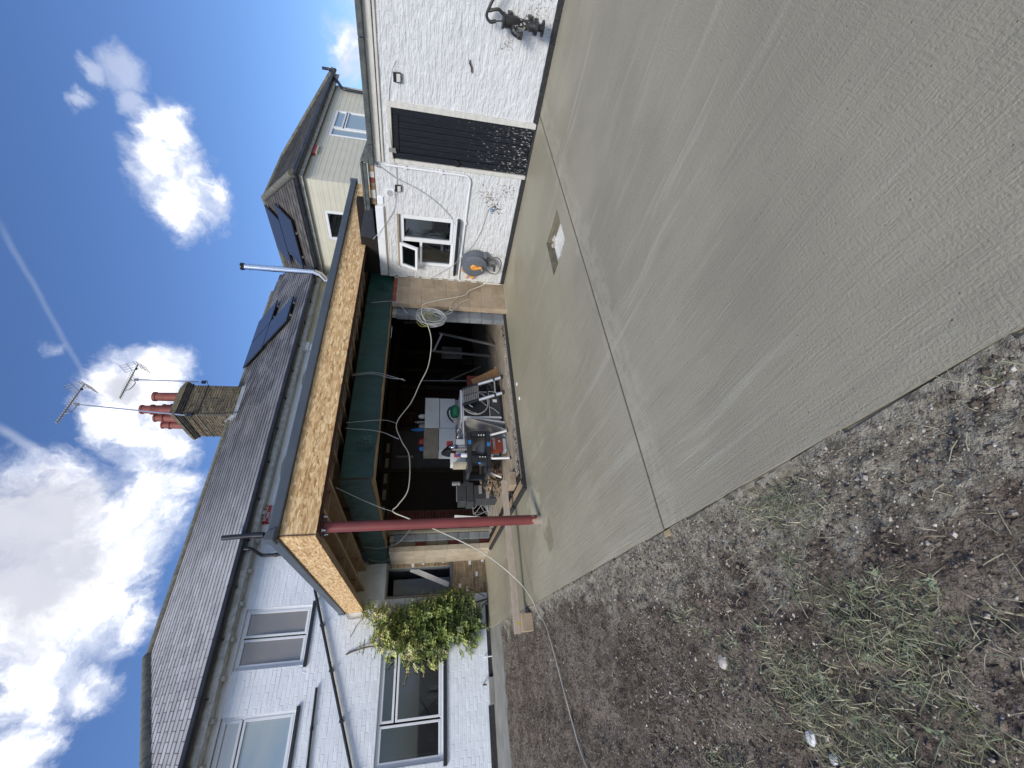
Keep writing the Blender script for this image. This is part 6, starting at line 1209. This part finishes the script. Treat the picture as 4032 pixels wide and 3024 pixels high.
tb = thing('toolbox_stack', (3.1, 7.9, 0.03), 'dark toolboxes stacked in the shade at the left of the room', 'toolbox')
for (a, b, c, d) in [(2.90, 3.32, .50, .64), (2.93, 3.30, .645, .80), (2.96, 3.26, .03, .49)]: mb = MB(); mb.box(a, b, 7.95, 8.3, c, d); part('case', mb, dark_gl, tb, bevel=0.012)
for k in range(2): mb = MB(); mb.box(2.98 + k * .1, 3.24, 7.93, 7.948, .2 + k * .14, .26 + k * .14); part('latch', mb, cloud_gr, tb)
mb = MB(); mb.tube([(2.80, 7.6, .865), (3.13, 7.6, .862)], 0.012, 8); mb.cyl((3.16, 7.62, .80), (3.16, 7.62, .95), 0.04, n=12); tag(part('clamp', mb, alu_dk), 'black-headed bar clamp resting on the toolboxes', 'clamp')
rg2 = random.Random(11); tang = thing('cable_tangle', (2.95, 8.6, 0.03), 'tangle of loose grey cables on the floor beside the pale pier', 'cables')
for k in range(7):
    p0 = (2.85 + rg2.random() * .25, 8.7 + rg2.random() * .4, 0.05); pts = [p0] + [(2.85 + rg2.random() * .45, 8.2 + rg2.random() * .8, 0.05 + rg2.random() * .42) for _ in range(4)]
    mb = MB(); mb.tube(spline(pts, 8), 0.005, 6); part('cable', mb, cable_g, tang, smooth=True)
mb = MB(); mb.beam((2.86, 8.9, .06), (3.0, 9.1, .8), .10, .03, (0, 1, 0)); tag(part('white_trim', mb, clutter_w), 'length of white trim leaning against the red brick', 'trim')
mb = MB(); mb.beam((2.82, 9.0, .10), (2.82, 9.12, 1.2), .03, .05, (0, 1, 0)); tag(part('timber_length', mb, timber_p), 'pale timber length leaning behind the pale pier', 'timber')

# ------------------------------------------------------------------ straight-edge plank on blocks
pk = thing('straight_edge', (1.6, 6.46, 0.14), 'long pale timber plank spanning the slab on two brown blocks', 'plank')
mb = MB(); mb.beam((2.70, 6.42, 0.185), (0.52, 6.50, 0.165), 0.045, 0.095); part('plank', mb, timber_p, pk, bevel=0.004)
mb = MB(); mb.beam((1.0, 6.47, 0.150), (0.62, 6.475, 0.146), 0.004, 0.04); part('yellow_mark', mb, mat('yellow_paint', (.5, .4, .03), .6), pk)
for (x0, x1, y0, y1, z0, z1, lab) in [(0.53, 0.75, 6.38, 6.50, -0.04, 0.118, 'brown block under the soil end of the plank'), (2.52, 2.75, 6.18, 6.42, 0.035, 0.14, 'brown block under the house end of the plank, on the floor edge')]:
    mb = MB(); mb.box(x0, x1, y0, y1, z0, z1); tag(part('loose_block', mb, block_m, bevel=0.006), lab, 'block')
for (x, y, s_) in [(4.02, 5.52, 'small white chip lying on the slab in front of the ladder, one of two'), (3.70, 5.47, 'small white chip lying on the slab in front of the washing machine')]:
    mb = MB(); mb.lathe((x, y, 0.002), (0, 0, 1), [(0, .03), (.008, .034), (.016, .02)], 6); tag(part('plaster_chip', mb, clutter_w), s_.replace(', one of two', ''), 'chip')

# ------------------------------------------------------------------ hose and cables
cable('festoon_cable', [(5.78, 5.55, 1.59), (5.50, 5.50, 1.60), (5.24, 5.55, 1.48), (4.92, 5.60, 1.42), (4.48, 5.7, 1.46), (4.17, 5.8, 1.59), (3.86, 5.9, 1.72), (3.51, 5.98, 1.93), (3.21, 6.0, 1.84), (2.94, 6.0, 1.71), (2.45, 6.05, 1.70), (2.22, 6.08, 1.83), (2.13, 6.1, 1.9), (2.03, 6.1, 1.70), (1.88, 6.12, 1.35), (1.53, 6.15, 0.66), (1.17, 6.16, 0.215), (0.90, 6.0, 0.06), (0.71, 5.95, 0.0), (0.53, 5.70, -0.02), (0.21, 5.46, -0.02), (-0.12, 5.28, -0.02), (-0.43, 5.13, -0.03), (-0.64, 4.97, -0.03), (-0.9, 4.6, -0.03), (-1.6, 4.2, -.03)], 0.0085, cable_w, 'long pale cable slung across the opening, over the plank and away over the soil', 10)
cable('reel_hose', [(6.42, 5.13, 0.20), (6.40, 5.25, 0.27), (6.35, 5.45, 0.44), (6.22, 5.52, 0.72), (6.11, 5.55, 0.82), (5.95, 5.55, 1.25), (5.84, 5.55, 1.50), (5.78, 5.55, 1.59)], 0.008, cable_w, 'pale cable rising from the hose reel to the hanging coil')
co = thing('cable_coil', (5.4, 5.5, 1.17), 'loose coil of pale grey cable hanging in front of the pier edge', 'cable coil')
for k in range(11):
    rx, rz_ = rg.uniform(.15, .20), rg.uniform(.20, .26); cx, cz = 5.47 + rg.uniform(-.04, .04), 1.42 + rg.uniform(-.03, .03); a0 = rg.uniform(-.35, .35); pts = []
    for i in range(28):
        a = 2 * math.pi * i / 28; X, Z = rx * math.cos(a), rz_ * math.sin(a); pts.append((cx + X * math.cos(a0) - Z * math.sin(a0), 5.52 + .03 * math.sin(a + k) + k * .006, cz + X * math.sin(a0) + Z * math.cos(a0)))
    mb = MB(); mb.tube(pts, 0.0055, 5, closed=True); part('loop', mb, cable_g, co, smooth=True)
for k in range(3):
    pts = [(5.36 + .14 * math.cos(a) + .04 * k, 5.54, 1.56 + .12 * math.sin(a) - .05 * k) for a in [i * .45 for i in range(14)]]; mb = MB(); mb.tube(pts, 0.004, 5, closed=True); part('yellow_loop', mb, cable_y, co, smooth=True)
cable('loose_cable', [(5.52, 5.5, 1.22), (5.66, 5.55, 1.12), (5.76, 5.58, 1.02), (5.95, 5.58, .86), (6.06, 5.58, .70)], 0.006, cable_w, 'cable tail from the coil ending on the pier')
cable('loose_cable', [(5.50, 5.5, 1.2), (5.62, 5.52, 1.05), (5.72, 5.55, 1.1), (5.92, 5.58, 1.05), (6.05, 5.58, .95)], 0.006, cable_w, 'second cable tail from the coil with a white tip, just above the first')
for (pts, lab) in [([(4.19, 5.62, 2.62), (4.24, 5.62, 2.31), (4.17, 5.63, 2.02), (4.11, 5.64, 1.82)], 'pair of thin wires hanging from the middle of the green beam'), ([(3.21, 5.62, 2.62), (3.16, 5.62, 2.15), (3.05, 5.65, 1.86)], 'wire hanging from the green beam beside the knot'), ([(3.30, 5.62, 2.62), (3.35, 5.62, 2.2), (3.45, 5.8, 2.05), (3.51, 5.98, 1.93)], 'wire tying the pale cable knot up to the green beam'), ([(2.30, 5.6, 2.62), (2.20, 5.8, 2.3), (2.15, 6.0, 2.05), (2.13, 6.1, 1.9)], 'wire holding the pale cable up near the red post'), ([(5.80, 5.60, 2.50), (5.84, 5.58, 2.09), (5.57, 5.58, 1.86)], 'wire dangling from the green beam over the pier'), ([(2.42, 8.9, 2.62), (2.38, 8.9, 2.3), (2.40, 8.7, 1.95), (2.6, 8.5, 1.7)], 'wire dangling from the side beam near the pale pier'), ([(2.43, 9.9, 2.6), (2.36, 9.9, 2.35), (2.3, 9.6, 2.2), (2.36, 9.3, 2.0)], 'faint wire dangling at the house end of the side beam')]:
    cable('hanging_wire', pts, 0.0045, cable_g, lab)
    if 'pair' in lab: cable('hanging_wire', [(p[0] - .03, p[1], p[2] + .02) for p in pts[:-1]] + [(pts[-1][0] + .03, pts[-1][1], pts[-1][2] + .03)], 0.0045, cable_g, lab.replace('pair of thin wires', 'second thin wire of a pair'))

# ------------------------------------------------------------------ climbing plant on the house wall
pln = thing('climbing_plant', (1.2, 10.2, 0), 'leafy yellow-green climber trained up the white wall between the windows', 'climbing plant')
BLB = [(0.82,2.51,.14,.25,2),(1.38,2.47,.22,.5,2),(1.28,2.19,.28,1,2),(0.99,2.21,.24,1,1),(0.85,1.97,.28,1,1),(1.24,1.72,.32,1,0),(0.76,1.65,.25,1,1),(0.45,1.66,.15,.5,2),(1.3,1.39,.30,1.2,0),(0.9,1.38,.24,1,0),(1.37,1.05,.32,1.2,0),(0.94,1.05,.28,1.2,0),(0.58,1.23,.2,.8,1),(0.45,1.30,.12,.4,2),(1.50,0.71,.24,1,3),(1.08,0.71,.28,1.2,3),(1.15,0.42,.24,1,3),(0.75,0.52,.18,.8,0),(1.60,0.96,.12,.5,1),(1.55,0.45,.14,.4,3)]  # tone paints the lit top and left side paler by leaf colour
lr = random.Random(21); vsL, fsL, miL = [], [], []
def leaflet(p, d, nrm, L, W, mi):
    s_ = d.cross(nrm).normalized(); n0 = len(vsL)
    vsL.extend([tuple(p), tuple(p + d * L * .5 + s_ * W + nrm * L * .08), tuple(p + d * L - nrm * L * .12), tuple(p + d * L * .5 - s_ * W + nrm * L * .08)]); fsL.extend([(n0, n0 + 1, n0 + 2), (n0, n0 + 2, n0 + 3)]); miL.extend([mi, mi])
for (x, z, r, dn, tone) in BLB:
    for _ in range(int(520 * r * r * dn / 0.09 * 0.27)):
        a = lr.uniform(0, 6.283); q = math.sqrt(lr.random()) * r; depth = lr.uniform(.03, .42) * (1 - .55 * (q / r) ** 2)
        base = Vector((x + q * math.cos(a), 10.40 - depth, z + q * math.sin(a) * 1.05))
        d = Vector((lr.uniform(-1, 1), lr.uniform(-1.2, .1), lr.uniform(-1.0, .4))).normalized()
        k = lr.random(); outer = depth > .2 or q > .6 * r
        mi = {0: (0 if k < .6 else 1 if k < .9 else 3), 1: (0 if k < .3 else 1 if k < .8 else 2), 2: (1 if k < .45 else 2 if k < .95 else 0), 3: (3 if k < .55 else 0 if k < .9 else 1)}[tone]
        if not outer and mi in (1, 2): mi = 0
        L = lr.uniform(.10, .20)
        side = d.cross(Vector((0, 0, 1))).normalized(); nrm = side.cross(d).normalized()
        if nrm.z < 0: nrm = -nrm
        for j in range(4):
            p = base + d * L * (j / 4 + .15) - Vector((0, 0, 1)) * .03 * (j / 4) ** 2
            for sg in (1, -1): leaflet(p, (d * .55 + side * sg).normalized(), nrm, lr.uniform(.05, .08), lr.uniform(.016, .025), mi)
        leaflet(base + d * L, d, nrm, .07, .02, mi)
mb = MB(); mb.v = vsL; mb.f = fsL; mb.m = miL; part('foliage', mb, [leaf_a, leaf_b, leaf_c, leaf_d], pln, kind='stuff')
for pts, r_ in [([(1.55, 10.3, 0), (1.45, 10.28, .5), (1.35, 10.3, 1.1), (1.25, 10.32, 1.7), (1.2, 10.33, 2.3)], .022), ([(1.5, 10.3, 0), (1.2, 10.25, .5), (.95, 10.3, 1.1), (.8, 10.33, 1.6), (.85, 10.36, 2.4), (.80, 10.39, 2.75), (.75, 10.39, 2.9)], .014), ([(1.6, 10.3, .05), (1.72, 10.25, .3), (1.8, 10.3, .45)], .01), ([(1.35, 10.33, 2.3), (1.40, 10.39, 2.6), (1.38, 10.40, 2.9), (1.5, 10.40, 3.0)], .006), ([(1.40, 10.39, 2.6), (1.25, 10.40, 2.75), (1.05, 10.40, 2.85)], .005)]:
    mb = MB(); mb.tube(spline(pts, 6), r_, 6); part('stem', mb, stem_m, pln, smooth=True)

# ------------------------------------------------------------------ soil dressing
gv = random.Random(31)
def soil_pt(xa, xb, ya, yb, off=0.0):
    while True:
        y = gv.uniform(ya, yb); x = gv.uniform(xa, xb)
        if x < edge(y) - 0.03: return x, y, soil_z(x, y) + off
stones('pebbles', 4200, lambda: soil_pt(-1.6, 1.0, 0.2, 8.8, .002) if gv.random() < .6 else soil_pt(-1.0, .8, .2, 3.5, .002), stone_m, .0025, .0075, None, None)
stones('soil_clods', 15000, lambda: soil_pt(-1.6, 1.0, 0.2, 8.8, .0) if gv.random() < .45 else soil_pt(-1.0, .8, .2, 3.5, .0), clod_m, .003, .0095, None, None, .8)
def smear_pt():
    y = gv.uniform(.2, 6.5) if gv.random() < .3 else gv.uniform(.2, 3.2); d = abs(gv.gauss(0, .16 if y < 3.4 else .07)) + .04; x = edge(y) - d; return x, y, soil_z(x, y) + .002
stones('cement_crumbs', 4500, smear_pt, splash_m, .0015, .0045, None, None, .6)
for (x, y, s_, lab, mm) in [(-.02, 2.35, .040, 'flat pale stone lying on the soil not far from the slab edge', stone_m), (-.30, 1.95, .030, 'angular white stone in the grass, the larger of a close pair', clutter_w), (-.36, 1.88, .022, 'angular white stone in the grass, the smaller of a close pair', clutter_w), (-.95, 3.05, .032, 'rounded pale stone in the wheel rut', stone_m), (-.55, 2.0, .012, 'tiny red fragment on the soil', red_pl), (-.62, 1.42, .014, 'tiny blue fragment in the grass', blue_pl)]:
    z = soil_z(x, y); mb = MB(); mb.lathe((x, y, z), (.2, .1, 1), [(0, s_ * .8), (s_ * .3, s_), (s_ * .6, s_ * .7), (s_ * .7, 0)], 7); tag(part('stone' if s_ > .015 else 'plastic_fragment', mb, mm), lab, 'stone' if s_ > .015 else 'fragment')
# grass and straw
gvs, gfs, gms = [], [], []
def blade(x, y, z, h, lean, az, w_, mi):
    d = Vector((math.cos(az), math.sin(az), 0)); s_ = Vector((-d.y, d.x, 0)) * w_; p = Vector((x, y, z)); n0 = len(gvs)
    a = p + Vector((0, 0, h * .5)) + d * lean * .35; b = p + Vector((0, 0, h * (.8 if lean < h else .4))) + d * lean
    gvs.extend([tuple(p - s_), tuple(p + s_), tuple(a + s_ * .8), tuple(a - s_ * .8), tuple(b)]); gfs.extend([(0 + n0, 1 + n0, 2 + n0, 3 + n0), (3 + n0, 2 + n0, 4 + n0)]); gms.extend([mi, mi])
def dens(x, y):
    d = edge(y) - x; k = noise.noise(Vector((x * 2.3, y * 1.6, 7))) * 1.1 + 0.6 * noise.noise(Vector((x * 6, y * 5, 2)))
    return k + (0.85 if y < 1.4 and d > .5 else 0.5 if y < 2.0 else 0.15 if y < 2.8 else -0.25 if y < 4 else -0.6) - (0.7 if d < .45 else 0)
c_ = 0
for _ in range(17000):
    y = gv.uniform(0.15, 6.5) if gv.random() < .4 else gv.uniform(.15, 2.8); x = gv.uniform(-1.5, .62)
    if x > edge(y) - .05 or dens(x, y) < gv.uniform(0.15, 0.9): continue
    z = soil_z(x, y) - .003; k = gv.random(); mi = 0 if k < .48 else 1 if k < .76 else 2
    n_ = gv.randint(2, 5)
    for q in range(n_): blade(x + gv.gauss(0, .012), y + gv.gauss(0, .012), z, gv.uniform(.012, .05), gv.uniform(.02, .10), gv.uniform(0, 6.28), gv.uniform(.0008, .0020), mi)
for _ in range(1500):   # dry straw lying flat everywhere
    x, y, z = soil_pt(-1.5, .7, .2, 6.0); az = gv.uniform(0, 6.28); L = gv.uniform(.02, .09); d = Vector((math.cos(az), math.sin(az), gv.uniform(-.05, .12))) * L; s_ = Vector((-math.sin(az), math.cos(az), 0)) * gv.uniform(.0005, .0013); p = Vector((x, y, z + .006)); n0 = len(gvs)
    m_ = p + d * .5 + Vector((0, 0, .006)) + s_ * gv.uniform(-4, 4); gvs.extend([tuple(p - s_), tuple(p + s_), tuple(m_ + s_), tuple(m_ - s_), tuple(p + d + s_), tuple(p + d - s_)]); gfs.extend([(n0, n0 + 1, n0 + 2, n0 + 3), (n0 + 3, n0 + 2, n0 + 4, n0 + 5)]); gms.extend([1, 1])
for _ in range(260):    # rosettes of broad weed leaves
    x, y, z = soil_pt(-1.1, .3, .3, 3.0)
    if dens(x, y) < .25: continue
    for q in range(gv.randint(4, 8)): blade(x, y, z, gv.uniform(.006, .02), gv.uniform(.02, .05), gv.uniform(0, 6.28), gv.uniform(.003, .006), 2)
mb = MB(); mb.v = gvs; mb.f = gfs; mb.m = gms; tag(part('grass', mb, [grass_a, grass_b, grass_c]), kind='stuff')
